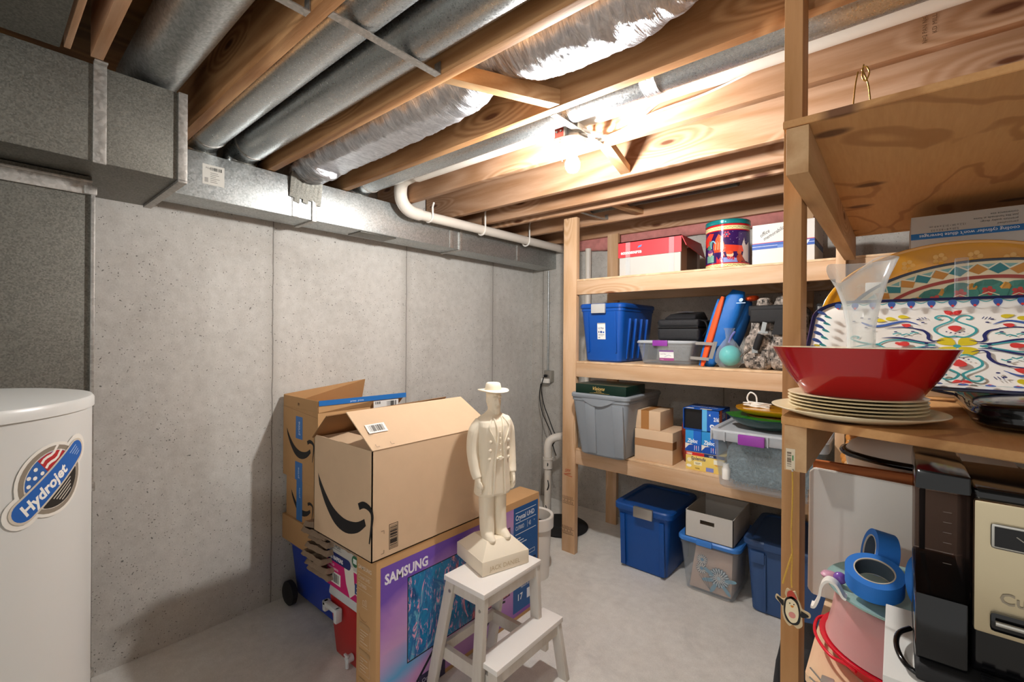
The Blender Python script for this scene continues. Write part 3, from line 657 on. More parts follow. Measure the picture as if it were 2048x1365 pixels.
pr.done(t, 'badge', 'round flag badge lettered Hydrojet')
pr = Print(lambda u, v, l: tank_fn(u + .10, v - 1.03, l), .02); pr.disc(0, 0, .05, '#d9d3c6'); pr.disc(0, 0, .046, '#c14a2c'); pr.done(t, 'warning_sticker')

# ================================================================ TV carton
t = thing('television_carton', 'long upright brown television carton with a purple printed front', 'cardboard box', (1.033, 1.47, 0))
bm = NB(); box(bm, .966, 1.100, .968, 1.972, 0, .606, .003); part(t, 'carton', bm, 'cbd2')
pr = Print(face_px(1.100, .968, 0)); Wd, Ht = 1.004, .606
def lerp(a, b_, k): return tuple(x + (y - x) * k for x, y in zip(a, b_))
hx = lambda c: '#%02x%02x%02x' % tuple(int(max(0, min(255, v))) for v in c)
# purple panel: printed colour bands
x0, x1, y0, y1 = .018, .992, .02, .572
mgrad, nt, b = newmat('purple_print'); g = NT(nt); tc = g.n('ShaderNodeTexCoord'); sx_ = g.n('ShaderNodeSeparateXYZ'); g.l(tc.outputs['Object'], sx_.inputs[0])
nz = g.noise(g.coord((1, 1.2, 2.5)), 2.2, 3, .5, .8); ph = g.math('ADD', g.math('MULTIPLY', sx_.outputs[2], 1.5), g.math('ADD', g.math('MULTIPLY', sx_.outputs[1], -.5), g.math('MULTIPLY', nz, .25)))
g.l(g.ramp(ph, [(.0, srgb('#7b3d98')), (.22, srgb('#b585be')), (.42, srgb('#c48fc0')), (.56, srgb('#5aa0d0')), (.72, srgb('#c598c6')), (.9, srgb('#b07fc2')), (1, srgb('#6f4bb0'))]), b.inputs['Base Color']); b.inputs['Roughness'].default_value = .45
M['purplegrad'] = mgrad
mart, nt, b = newmat('screen_print'); g = NT(nt); v = g.coord((1, 1.6, .7)); n1 = g.noise(v, 4.2, 6, .6, 2.2); n2 = g.noise(g.coord((1, 5, 1.5)), 5, 5, .7, 2.5)
tc = g.n('ShaderNodeTexCoord'); sx_ = g.n('ShaderNodeSeparateXYZ'); g.l(tc.outputs['Object'], sx_.inputs[0])
side = g.math('ADD', g.math('MULTIPLY', g.math('ADD', sx_.outputs[1], .25), 2.0), g.math('MULTIPLY', g.math('SUBTRACT', n1, .5), 2.5))
blue = g.ramp(n1, [(.33, srgb('#0b3f78')), (.45, srgb('#0f86b8')), (.55, srgb('#1d5f9c')), (.68, srgb('#7fd0e2'))]); pink = g.ramp(n2, [(.35, srgb('#232a56')), (.47, srgb('#a3426a')), (.58, srgb('#e58a86')), (.7, srgb('#f0b7c0'))])
c1 = g.mix(g.ramp(n2, [(.56, K0), (.60, W1)]), blue, srgb('#e9a3c0')); g.l(g.mix(g.ramp(side, [(.35, K0), (.6, W1)]), c1, pink), b.inputs['Base Color']); b.inputs['Roughness'].default_value = .4
M['art'] = mart
pr.rect(x0, y0, x1, y1, 'purplegrad')
pr.text('SAMSUNG', .036, .503, .054, '#ece8f0', bold=.035, sx=.84)
pr.rect(.141, .150, .765, .490, '#141824'); pr.rect(.145, .155, .761, .486, 'art')
for xx in (.28, .66): pr.stroke([(xx - .09, .050), (xx + .01, .150)], .013, '#1b1b24'); pr.stroke([(xx + .07, .135), (xx - .01, .148)], .011, '#1b1b24')
pr.rect(.20, .0, .34, .065, '#3a3350'); pr.text('One cable', .215, .030, .025, '#d9d4e4')
pr.rect(.790, .04, x1, .572, '#1d5796')
W8 = '#f2f4f8'
pr.stroke([(.805, .545), (.975, .545)], .003, W8); pr.text('Crystal UHD', .805, .507, .0355, W8, bold=.02, sx=.82)
pr.stroke([(.805, .493), (.975, .493)], .003, W8); pr.text('CU7000D', .805, .457, .029, W8, sx=.58); pr.stroke([(.902, .450), (.902, .485)], .002, W8); pr.text('43', .912, .455, .034, W8, sx=.6); pr.text('in', .956, .468, .013, W8)
pr.stroke([(.805, .435), (.975, .435)], .003, W8)
for k in range(10):
    yy = .410 - k * .014 - (k // 3) * .012; pr.rect(.806, yy, .806 + .04 + .05 * ((k * 7) % 3) / 2, yy + .005, '#dfe6f0')
pr.frame(.905, .305, .965, .325, .002, W8); pr.rect(.93, .265, .975, .280, '#0d1c3c')
pr.stroke([(.84, .215), (.985, .215)], .002, W8); pr.text('1 HDMI ports', .82, .190, .021, W8); pr.text('Network Access', .85, .150, .018, W8, sx=.7)
pr.text('17', .82, .095, .045, W8, bold=.02); pr.rect(.90, .080, .955, .130, '#e8ecf2'); pr.disc(.84, .24, .008, '#e07a3c')
pr.done(t, 'front_print')
pr = Print(face_ny(.966, .968, 0)); c_ = '#e4d2bb'
pr.text('SAMSUNG', .012, .545, .021, c_, bold=.02, sx=.95); pr.stroke([(.01, .530), (.108, .530)], .001, c_); pr.text('Crystal UHD', .012, .508, .0195, c_, sx=.78); pr.stroke([(.01, .498), (.108, .498)], .001, c_); pr.text('CU7000D', .012, .476, .0215, c_, sx=.66); pr.stroke([(.01, .466), (.108, .466)], .001, c_)
pr.frame(.045, .412, .058, .430, .0015, c_); pr.frame(.062, .412, .072, .436, .0015, c_); pr.stroke([(.04, .405), (.078, .405)], .0012, c_)
pr.stroke([(.022 + .0, .372), (.024, .36), (.04, .352), (.066, .352), (.072, .36)], .0015, '#8c6238')
for yb in (.255, .15, .04):
    pr.frame(.022, yb, .095, yb + .088, .001, c_); pr.rect(.022, yb + .070, .095, yb + .088, '#b99368')
    for k in range(5): pr.rect(.030, yb + .012 + k * .011, .030 + rnd.uniform(.02, .055), yb + .0145 + k * .011, c_)
pr.done(t, 'side_print')

# ================================================================ big smile carton on top
t = thing('open_shipping_carton', 'big open brown shipping carton with a black smile, balanced on the television carton', 'cardboard box', (.88, 1.27, .608))
X0, X1, Y0, Y1, Z0, Z1 = .665, 1.103, .945, 1.585, .608, 1.018
bm = NB(); box(bm, X0, X1, Y0, Y1, Z0, Z0 + .004); box(bm, X0, X0 + .004, Y0, Y1, Z0, Z1); box(bm, X1 - .004, X1, Y0, Y1, Z0, Z1); box(bm, X0, X1, Y0, Y0 + .004, Z0, Z1); box(bm, X0, X1, Y1 - .004, Y1, Z0, Z1)
part(t, 'carton', bm, 'cbd')
def flap(pts, nm='flap', m_='cbd', th_=.004):
    a, b_, c_, d_ = [Vector(p) for p in pts]; nn = (b_ - a).cross(d_ - a).normalized() * th_; bm = NB()
    hexa(bm, [a, b_, c_, d_, a + nn, b_ + nn, c_ + nn, d_ + nn]); return part(t, nm, bm, m_)
flap([(X1, Y0 - .0, Z1), (X1, Y1, Z1), (X1 - .150, Y1 - .06, Z1 + .128), (X1 - .150, Y0 - .02, Z1 + .128)])       # near long flap, leaning inwards
flap([(X0, Y0 - .01, Z1 - .01), (X0, Y1, Z1 - .01), (X0 + .15, Y1 - .03, Z1 + .115), (X0 + .12, Y0 - .01, Z1 + .095)], m_='cbd_in')
flap([(X0 + .01, Y1, Z1 - .01), (X1 - .01, Y1, Z1 - .01), (X1 - .02, Y1 - .14, Z1 + .02), (X0 + .02, Y1 - .14, Z1 + .02)])
flap([(X0 + .02, Y0 + .006, Z1 - .03), (X1 - .02, Y0 + .006, Z1 - .03), (X1 - .04, Y0 + .13, Z1 - .008), (X0 + .04, Y0 + .13, Z1 - .008)])
def smile(pr, x, y, s, m_='ink'):
    up = [(0, .13), (.055, .07), (.12, .022), (.20, .0), (.28, .008), (.335, .034)]; lo = [(.345, .012), (.29, -.028), (.21, -.05), (.13, -.035), (.06, .02), (.012, .085)]
    pts = [(q.x, q.y) for q in smooth_path([(a, b_, 0) for a, b_ in up], 4)] + [(q.x, q.y) for q in smooth_path([(a, b_, 0) for a, b_ in lo], 4)]
    pr.add([(x + a * s, y + b_ * s) for a, b_ in pts], [(i, i + 1, len(pts) - 2 - i, len(pts) - 1 - i) for i in range(len(pts) // 2 - 1)], m_)
    hook = [(.298, .068), (.33, .082), (.365, .078), (.383, .06), (.38, .02), (.366, -.045)]
    w_ = [.022, .026, .026, .026, .022, .006]; hk = smooth_path([(a, b_, 0) for a, b_ in hook], 4); L, Rr = [], []
    for i, p in enumerate(hk):
        a = hk[max(i - 1, 0)]; c2 = hk[min(i + 1, len(hk) - 1)]; d_ = (c2 - a).normalized(); ww = .012 * (1 - .75 * (i / (len(hk) - 1)) ** 2)
        L.append((x + (p.x - d_.y * ww) * s, y + (p.y + d_.x * ww) * s)); Rr.append((x + (p.x + d_.y * ww) * s, y + (p.y - d_.x * ww) * s))
    n = len(L); pr.add(L + Rr, [(i, i + 1, n + i + 1, n + i) for i in range(n - 1)], m_)
pr = Print(face_ny(X0, Y0, Z0)); smile(pr, .035, .115, 1.06); pr.done(t, 'smile_print', 'black smile arrow')
pr = Print(face_px(X1, Y0, Z0)); pr.frame(.075, .025, .115, .120, .0018, 'ink'); pr.bars(.079, .030, .111, .116, 'ink', vertical=False, n=22)
for (a, b_, c_, d_) in ((.040, .105, 1, 1), (.040, .02, 1, -1)): pr.stroke([(a, b_), (a + .012, b_), (a + .012, b_ - .012 * d_)], .0015, 'ink')
pr.done(t, 'bar_code_print')
nf = Vector((-.150, 0, .128)).normalized(); pr = Print(plane_fn((X1 + .004, Y0, Z1 + .005), (0, 1, 0), nf), lift=.0012)
pr.rect(.020, .075, .105, .118, '#eeeae2'); pr.bars(.030, .082, .095, .112, '#5f5c58', n=20); 
for yy, xx in ((.01, .02), (.01, .085), (.07, .02)): pr.stroke([(xx, yy + .012), (xx, yy), (xx + .014, yy)], .0015, 'ink')
pr.done(t, 'flap_label', 'white bar code sticker')

# ================================================================ stack of cartons by the wall
def carton(name, lab, x0, x1, y0, y1, z0, z1, m_='cbd2', cat='cardboard box', group=None, bev=.003):
    t = thing(name, lab, cat, ((x0 + x1) / 2, (y0 + y1) / 2, z0), 0, group); bm = NB(); box(bm, x0, x1, y0, y1, z0, z1, bev); part(t, 'carton', bm, m_); return t
t = carton('shipping_carton', 'open brown carton with blue tape, topmost of the stack against the wall', .03, .413, 1.087, 1.56, .69, 1.06)
bm = NB(); hexa(bm, [(.032, 1.09, 1.06), (.036, 1.09, 1.06), (.036, 1.56, 1.06), (.032, 1.56, 1.06), (.03, 1.09, 1.12), (.034, 1.09, 1.12), (.10, 1.54, 1.175), (.096, 1.54, 1.175)]); part(t, 'wall_flap', bm, 'cbd2')
bm = NB(); hexa(bm, [(.411, 1.09, 1.06), (.415, 1.09, 1.06), (.415, 1.56, 1.06), (.411, 1.56, 1.06), (.409, 1.09, 1.118), (.413, 1.09, 1.118), (.45, 1.58, 1.115), (.446, 1.58, 1.115)]); fl = part(t, 'front_flap', bm, 'cbd2')
pr = Print(plane_fn((.4155, 1.09, 1.06), (.075, 1, 0), (0, .0, 1)), lift=.002); pr.rect(0, .034, .49, .060, 'tapeblue'); pr.text('prime  prime', .16, .040, .014, '#dfe8f4'); pr.rect(.29, -.03, .44, .030, '#e6e4e0'); pr.bars(.37, -.024, .43, .024, 'ink', n=12); pr.bars(.30, .012, .33, .026, 'ink', n=5); pr.done(t, 'tape_strip', 'blue tape and white shipping label')
bm = NB(); box(bm, .034, .409, 1.087, 1.090, 1.06, 1.118); part(t, 'side_flap', bm, 'cbd2')
pr = Print(face_ny(.03, 1.087, .69)); smile(pr, .045, .155, .78); pr.rect(.15, .215, .225, .33, 'tapeblue'); pr.text('prime', .196, .235, .03, '#e6eef8', rot=PI / 2); pr.rect(.145, 0, .225, .095, 'tapeblue'); pr.text('prime', .19, .012, .024, '#e6eef8', rot=PI / 2)
pr.text('091', .17, .385, .022, 'ink', rot=0, sx=.7); pr.stroke([(0, .37), (.383, .345)], .0012, '#8d6236'); pr.done(t, 'side_print')
t = carton('shipping_carton', 'brown smile carton with blue tape, middle of the stack against the wall', .055, .40, 1.095, 1.50, .478, .689)
pr = Print(face_ny(.055, 1.095, .478)); smile(pr, .06, .065, .62); pr.rect(.12, .0, .185, .21, 'tapeblue'); pr.text('prime', .16, .12, .022, '#e6eef8', rot=PI / 2); pr.stroke([(.152, 0), (.152, .21)], .001, '#1c4c86'); pr.done(t, 'side_print')
carton('shipping_carton', 'plain brown carton at the bottom of the stack against the wall', .03, .42, 1.085, 1.50, .345, .477)

# ================================================================ blue wheeled cooler
t = thing('wheeled_cooler', 'royal blue wheeled ice chest on the floor under the stacked cartons', 'cooler', (.32, 1.32, 0))
bm = NB(); hexa(bm, [(.07, 1.15, .03), (.53, 1.15, .03), (.53, 1.50, .03), (.07, 1.50, .03), (.05, 1.125, .30), (.56, 1.125, .30), (.56, 1.54, .30), (.05, 1.54, .30)], .012); part(t, 'body', bm, 'cooler_blue')
bm = NB(); box(bm, .045, .565, 1.12, 1.545, .301, .343, .008); part(t, 'lid', bm, 'cooler_blue')
for y in (1.128, 1.50):
    bm = NB(); lathe(bm, [(.001, -.02), (.05, -.02), (.062, -.012), (.062, .012), (.05, .02), (.001, .02)], (0, 0, 0), 32); bmesh.ops.transform(bm, matrix=Matrix.Translation((.095, y - (.028 if y < 1.3 else -.028), .0625)) @ Matrix.Rotation(PI / 2, 4, 'X'), verts=bm.verts); part(t, 'wheel', bm, 'blackm')
# moulded pulp carriers
t0 = None
def pulp(root, cx, cy, z, w_=.19, d_=.17, h=.045, tilt=0, rz=0, seed=0):
    bm = NB(); nx, ny = 22, 22; vs = []
    for lay in (0, 1):
        g_ = []
        for i in range(nx):
            row = []
            for j in range(ny):
                u, v = i / (nx - 1), j / (ny - 1); x, y = (u - .5) * w_, (v - .5) * d_
                cup = math.sin(u * PI * 2) ** 2 * math.sin(v * PI * 2) ** 2; edge = min(u, v, 1 - u, 1 - v)
                zz = h - cup * h * .9 if edge > .02 else h - .018; zz += mnoise.noise(Vector((x * 40 + seed, y * 40, 1))) * .004 - lay * .004
                row.append(bm.verts.new((x, y, zz)))
            g_.append(row)
        vs.append(g_)
    for lay in (0, 1):
        for i in range(nx - 1):
            for j in range(ny - 1): bm.faces.new((vs[lay][i][j], vs[lay][i + 1][j], vs[lay][i + 1][j + 1], vs[lay][i][j + 1]))
    for i in range(nx - 1):
        bm.faces.new((vs[0][i][0], vs[0][i + 1][0], vs[1][i + 1][0], vs[1][i][0])); bm.faces.new((vs[0][i][-1], vs[0][i + 1][-1], vs[1][i + 1][-1], vs[1][i][-1]))
        bm.faces.new((vs[0][0][i], vs[0][0][i + 1], vs[1][0][i + 1], vs[1][0][i])); bm.faces.new((vs[0][-1][i], vs[0][-1][i + 1], vs[1][-1][i + 1], vs[1][-1][i]))
    bmesh.ops.transform(bm, matrix=Matrix.Translation((cx, cy, z)) @ Matrix.Rotation(rz, 4, 'Z') @ Matrix.Rotation(tilt, 4, 'Y'), verts=bm.verts)
    return bm
labs = ['lowest', 'second from the bottom', 'third from the bottom', 'fourth from the bottom', 'fifth from the bottom', 'sixth from the bottom', 'topmost, tipped']
for k in range(7):
    z = .350 + k * .036
    bm = pulp(None, .600 + .010 * math.sin(k * 2.1), 1.065 + .012 * math.cos(k * 1.7), z, seed=k * 9, rz=.10 * math.sin(k * 3), tilt=(-.04 if k < 6 else -.22))
    single('cup_carrier', bm, 'pulp', 'grey-brown moulded pulp cup carrier left of the big carton, %s' % labs[k], 'cup carrier', 'stack of pulp cup carriers', smooth=60)
for k in range(2):
    bm = pulp(None, .82, 1.10, .556 + k * .014, w_=.28, d_=.24, h=.034, seed=40 + k); 
    single('cup_carrier', bm, 'pulp', ['flattened pulp carrier lying directly on the napkin carton', 'flattened pulp carrier squeezed right under the big smile carton'][k], 'cup carrier', smooth=60)
# napkin carton
t = carton('napkin_carton', 'white and magenta napkin carton resting on the red cooler', .640, .958, 1.02, 1.30, .345, .553, 'carton_w', 'carton', bev=.002)
pr = Print(face_ny(.640, 1.02, .345)); pr.rect(0, 0, .318, .118, '#c8186c'); pr.poly([(.14, .125), (.215, .135), (.23, .03), (.19, .0), (.16, .05)], '#e5dfd4'); pr.rect(0, .118, .318, .125, '#e5dfd4')
pr.text('MARATHON', .008, .175, .0255, '#3b3a3c', bold=.015, sx=.72); pr.rect(.008, .168, .12, .170, '#6b696a'); pr.rect(.0, .112, .175, .153, '#1b2a66'); pr.disc(.175, .1325, .0205, '#1b2a66'); pr.text('1,500 NAPKINS', .004, .121, .0245, '#f2eff0', bold=.03, sx=.80)
pr.text('1/8 FOLD', .006, .092, .014, '#f1d9e4', bold=.01); pr.text('DINNER NAPKIN', .006, .076, .014, '#f1d9e4', bold=.01, sx=.85); pr.rect(.006, .018, .115, .068, '#efece6'); pr.bars(.014, .024, .105, .062, 'ink', n=22)
pr.disc(.228, .165, .024, '#2e6b4a'); pr.rect(.215, .155, .241, .175, '#dfe8e2'); pr.rect(.262, .14, .318, .195, '#d9d6cf'); pr.bars(.268, .146, .312, .19, 'ink', n=12); pr.disc(.252, .055, .028, '#e5dfd4'); pr.rect(.23, .035, .318, .078, '#1b3a80'); pr.text('3', .240, .042, .03, '#f2eff0', bold=.03)
pr.done(t, 'front_print')
# red cooler
t = thing('red_cooler', 'small red ice chest with grey-white lid and spigot beside the television carton', 'cooler', (.76, 1.22, 0))
bm = NB(); hexa(bm, [(.63, 1.07, .005), (.94, 1.07, .005), (.94, 1.33, .005), (.63, 1.33, .005), (.605, 1.05, .27), (.96, 1.05, .27), (.96, 1.36, .27), (.605, 1.36, .27)], .010); part(t, 'body', bm, 'cooler_red')
bm = NB(); hexa(bm, [(.600, 1.045, .271), (.962, 1.045, .271), (.962, 1.365, .271), (.600, 1.365, .271), (.605, 1.055, .342), (.96, 1.055, .342), (.96, 1.36, .342), (.605, 1.36, .342)], .012); part(t, 'lid', bm, 'cooler_w')
bm = NB(); box(bm, .598, .720, 1.018, 1.044, .228, .250, .006); box(bm, .700, .724, 1.016, 1.046, .190, .250, .006); box(bm, .60, .625, 1.018, 1.048, .205, .25, .006); part(t, 'handle', bm, 'cooler_w')
bm = NB(); cyl(bm, (.78, 1.062, .055), (.78, 1.035, .055), .016, 16); cyl(bm, (.78, 1.04, .06), (.78, 1.04, .02), .009, 12); box(bm, .765, .795, 1.030, 1.040, .07, .078, .002); part(t, 'spigot', bm, 'cooler_w')
# white tub behind the TV carton
t = thing('white_tub', 'white plastic tub half hidden behind the television carton near the back wall', 'tub', (.92, 2.25, 0))
bm = NB(); lathe(bm, [(.001, 0), (.085, 0), (.098, .30), (.094, .30), (.082, .01), (.001, .01)], (.90, 2.20, 0), 36); part(t, 'body', bm, 'white')
bm = NB(); lathe(bm, [(.097, .30), (.112, .300), (.113, .365), (.108, .372), (.094, .366), (.096, .30)], (.90, 2.20, 0), 36); part(t, 'rim', bm, 'white')
# ================================================================ step stool
t = thing('step_stool', 'white-washed wooden two-step stool carrying the cream statue', 'step stool', (1.34, 1.41, 0))
M['stool'] = wood('whitewashed_wood', '#e4dfd8', '#c9c0b4', 'z', knots=False, rings=.2); M['stool_top'] = plain('white_step_top', '#efebe6', .45, var=.015)
bm = NB(); box(bm, 1.205, 1.425, 1.205, 1.555, .480, .500, .003); part(t, 'top_step', bm, 'stool_top')
bm = NB(); box(bm, 1.385, 1.490, 1.205, 1.625, .232, .252, .003); part(t, 'lower_step', bm, 'stool_top')
def leg(x0, y0, z0, x1, y1, z1, wx=.022, wy=.045):
    bm = NB(); a, b_ = wx / 2, wy / 2
    hexa(bm, [(x0 - b_, y0 - a, z0), (x0 + b_, y0 - a, z0), (x0 + b_, y0 + a, z0), (x0 - b_, y0 + a, z0), (x1 - b_, y1 - a, z1), (x1 + b_, y1 - a, z1), (x1 + b_, y1 + a, z1), (x1 - b_, y1 + a, z1)], .0015); return bm
for y, yb in ((1.222, 1.200), (1.538, 1.560)):
    part(t, 'leg', leg(1.135, yb, 0, 1.232, y, .480), 'stool')            # rear slanted leg
    part(t, 'leg', leg(1.400, yb, .150, 1.400, y, .480), 'stool')           # upright under the top
    yf = 1.222 if y < 1.4 else 1.607
    part(t, 'leg', leg(1.500, yf - (.012 if y < 1.4 else -.01), 0, 1.462, yf, .232), 'stool')
for y in (1.232, 1.530):
    ya, yb_ = (y - .011, y + .011)
    bm = NB(); box(bm, 1.24, 1.415, ya, yb_, .435, .480, .001); part(t, 'side_rail', bm, 'stool')
    bm = NB(); box(bm, 1.175, 1.475, ya, yb_, .150, .200, .001); part(t, 'side_rail', bm, 'stool')
for x, z0, z1, ya, yb_ in ((1.235, .435, .478, 1.24, 1.53), (1.405, .435, .478, 1.24, 1.53), (1.175, .165, .205, 1.24, 1.53), (1.470, .185, .230, 1.24, 1.60)):
    bm = NB(); box(bm, x - .009, x + .009, ya, yb_, z0, z1, .001); part(t, 'cross_rail', bm, 'stool')
bm = NB()
for x, z in ((1.236, .445), (1.400, .430), (1.400, .185), (1.178, .178), (1.474, .150)): cyl(bm, (x, 1.2105 - (.0 if z > .4 else .006), z), (x, 1.2065 - (.0 if z > .4 else .008), z), .006, 12)
part(t, 'bolt_head', bm, 'boxsteel')

# ================================================================ cream statue
SA = R(-16.5)          # which way the figure faces
t = thing('plaster_statue', 'cream plaster statue of a standing man in a brimmed hat and long coat', 'statue', (1.262, 1.425, .5005), SA)
# local axes: +x = the way he faces, +y = his left hand side
M['engrave'] = plain('engraving_shadow', '#cdb995', .8)
h = .112
bm = NB(); box(bm, -h, h, -h, h, 0, .058, .006); 
hexa(bm, [(-h + .002, -h + .002, .057), (h - .002, -h + .002, .057), (h - .002, h - .002, .057), (-h + .002, h - .002, .057), (-.052, -.060, .108), (.058, -.060, .108), (.058, .060, .108), (-.052, .060, .108)], .003)
pd = part(t, 'pedestal', bm, 'plaster', True)
pr = Print(plane_fn((h, -.078, .016), (0, 1, 0), (0, 0, 1)), lift=.0008); pr.text('JACK DANIEL', 0, 0, .026, 'engrave', bold=.0, sx=.92); pr.done(pd, 'engraved_lettering', local=True)
b = NB()
def ring(cx, cy, z, rx, ry, n=28, p=2.3, a0=0): 
    out = []
    for k in range(n):
        a = 2 * PI * k / n; ca, sa = math.cos(a), math.sin(a); q = (abs(ca) ** p + abs(sa) ** p) ** (-1 / p)
        out.append((cx + rx * q * ca, cy + ry * q * sa, z))
    return out
zo = .104
# trousers
for s_ in (-1, 1):
    loft(b, [ring(.012, s_ * .031, zo + .006, .028, .027), ring(.006, s_ * .031, zo + .03, .031, .030), ring(.0, s_ * .030, zo + .10, .033, .031), ring(-.002, s_ * .029, zo + .19, .036, .033), ring(-.002, s_ * .028, zo + .27, .037, .034), ring(-.002, s_ * .024, zo + .33, .038, .036)])
    # shoes
    loft(b, [ring(.026, s_ * .038, zo - .004, .044, .021), ring(.026, s_ * .038, zo + .006, .045, .022), ring(.022, s_ * .038, zo + .018, .036, .019), ring(.008, s_ * .037, zo + .034, .020, .016)])
# coat body: hem to shoulders
co = [(.176, .050, .078, -.004), (.185, .054, .082, -.004), (.26, .052, .076, -.002), (.33, .052, .071, 0), (.38, .053, .072, .002), (.43, .053, .077, .003), (.465, .050, .083, .002), (.485, .044, .082, 0), (.500, .034, .066, -.002), (.512, .026, .040, -.003), (.525, .022, .024, -.002)]
loft(b, [ring(cx, 0, zo + z, rx, ry, 40, 2.5) for z, rx, ry, cx in co])
# neck, head, beard
loft(b, [ring(-.002, 0, zo + .505, .024, .024), ring(.0, 0, zo + .545, .022, .022)])
loft(b, [ring(.006, 0, zo + .520, .012, .012), ring(.006, 0, zo + .528, .026, .021), ring(.004, 0, zo + .548, .033, .026), ring(.002, 0, zo + .572, .034, .029), ring(.0, 0, zo + .598, .034, .029), ring(-.002, 0, zo + .615, .030, .026)])
loft(b, [ring(.030, 0, zo + .512, .006, .008), ring(.033, 0, zo + .525, .009, .013), ring(.033, 0, zo + .54, .007, .014)])     # goatee
loft(b, [ring(.036, 0, zo + .549, .006, .015), ring(.038, 0, zo + .553, .006, .013)])                                         # moustache
loft(b, [ring(.040, 0, zo + .556, .008, .006), ring(.038, 0, zo + .568, .006, .004), ring(.034, 0, zo + .58, .004, .003)])       # nose
for s_ in (-1, 1):
    loft(b, [ring(.0, s_ * .030, zo + .556, .005, .004), ring(.0, s_ * .031, zo + .572, .008, .004), ring(-.001, s_ * .030, zo + .584, .005, .003)])
    loft(b, [ring(.032, s_ * .012, zo + .583, .006, .010), ring(.033, s_ * .012, zo + .588, .006, .010)])                 # brow
    loft(b, [ring(.0315, s_ * .012, zo + .571, .004, .006), ring(.0315, s_ * .012, zo + .578, .004, .006)])                # eye
# arms
def arm(bm, pts, rs): tube(bm, smooth_path(pts, 5), [rs[min(int(i / 5), len(rs) - 1)] * (1 - (i % 5) / 5) + rs[min(int(i / 5) + 1, len(rs) - 1)] * ((i % 5) / 5) for i in range((len(pts) - 1) * 5 + 1)], 18)
for s_ in (-1, 1):
    arm(b, [(-.004, s_ * .058, zo + .482), (-.012, s_ * .085, zo + .44), (-.012, s_ * .094, zo + .365), (.004, s_ * .092, zo + .29), (.018, s_ * .087, zo + .255)], [.026, .028, .026, .022, .019])
    # hand: palm, four fingers, thumb
    loft(b, [ring(.019, s_ * .087, zo + .262, .013, .011), ring(.022, s_ * .087, zo + .244, .016, .009), ring(.025, s_ * .086, zo + .226, .017, .009), ring(.026, s_ * .085, zo + .220, .015, .008)])
    for k in range(4):
        x = .013 + k * .0085; L = (.030, .036, .034, .028)[k]
        tube(b, [(x, s_ * .085, zo + .226), (x + .002, s_ * .084, zo + .222 - L * .5), (x - .001, s_ * .079, zo + .222 - L)], [.0046, .0044, .0036], 10)
    tube(b, [(.036, s_ * .084, zo + .242), (.043, s_ * .080, zo + .226), (.041, s_ * .076, zo + .213)], [.005, .0048, .004], 10)
body = part(t, 'figure', b, 'plaster', True, smooth=180)
for v_ in body.data.vertices: v_.co.x *= 1.05; v_.co.y *= .97
rm = body.modifiers.new('one_surface', 'REMESH'); rm.mode = 'VOXEL'; rm.voxel_size = .0022; rm.use_smooth_shade = True
sm = body.modifiers.new('soften', 'SMOOTH'); sm.factor = .5; sm.iterations = 3
# hat
bm = NB(); lathe(bm, [(.030, 0), (.060, .001), (.066, .004), (.064, .007), (.045, .008), (.034, .010), (.033, .022), (.030, .036), (.024, .040), (.010, .037), (.001, .035)], (-.002, 0, zo + .603), 48, 1.10, .98, fn=lambda a, r, z: (r, z + (.006 * (abs(math.sin(a)) ** 3) * max(0, (r - .045) / .02)))); part(t, 'hat', bm, 'plaster', True, smooth=60)
# coat front: lapels, waistcoat opening edges, buttons, belt
def onfront(y, z): # front surface of the coat
    zz = z; best = min(co, key=lambda c_: abs(c_[0] - zz)); 
    i = max(1, next((k for k, c_ in enumerate(co) if c_[0] >= zz), len(co) - 1)); a, c2 = co[i - 1], co[i]; f_ = max(0, min(1, (zz - a[0]) / max(1e-6, c2[0] - a[0])))
    rx, ry, cx = [a[j] * (1 - f_) + c2[j] * f_ for j in (1, 2, 3)]; q = min(.98, abs(y) / ry)
    return cx + rx * (1 - q ** 2.5) ** (1 / 2.5)
bm = NB()
for s_ in (-1, 1):
    e = [(onfront(s_ * y, z) + .003, s_ * y, zo + z) for y, z in ((.020, .50), (.016, .47), (.013, .44), (.016, .40), (.020, .36), (.024, .31), (.026, .26), (.029, .20), (.030, .182))]; tube(bm, smooth_path(e, 4), .0042, 8)
    e = [(onfront(s_ * y, z) + .002, s_ * y, zo + z) for y, z in ((.026, .503), (.045, .475), (.048, .455), (.036, .43), (.020, .395), (.018, .385))]; tube(bm, smooth_path(e, 4), .0036, 8)
bmesh.ops.scale(bm, vec=(1.05, .97, 1), verts=bm.verts); part(t, 'coat_edges', bm, 'plaster', True, smooth=60)
for s_ in (-1, 1):
    for k in range(3):
        y, z = s_ * (.043 + .002 * k), .405 - k * .036; bm = NB(); lathe(bm, [(.001, 0), (.0085, 0), (.0085, .003), (.005, .006), (.001, .0065)], (0, 0, 0), 16)
        bmesh.ops.transform(bm, matrix=Matrix.Translation((onfront(y, z) * 1.05 - .001, y * .97, zo + z)) @ Matrix.Rotation(PI / 2, 4, 'Y'), verts=bm.verts); part(t, 'coat_button', bm, 'plaster', True)
bm = NB()
for k in range(4):
    z = .44 - k * .024; bm2 = bm; x = onfront(0, z); loft(bm, [ring(x + .001, 0, zo + z - .0035, .003, .0035, 10), ring(x + .001, 0, zo + z + .0035, .003, .0035, 10)])
z = .335; tube(bm, [(onfront(y, z) + .001, y, zo + z) for y in (-.024, -.012, 0, .012, .024)], .005, 8); box(bm, onfront(0, z) - .002, onfront(0, z) + .008, -.009, .009, zo + z - .008, zo + z + .008, .001)
bmesh.ops.scale(bm, vec=(1.05, .97, 1), verts=bm.verts); part(t, 'waistcoat_buttons_and_belt', bm, 'plaster', True)
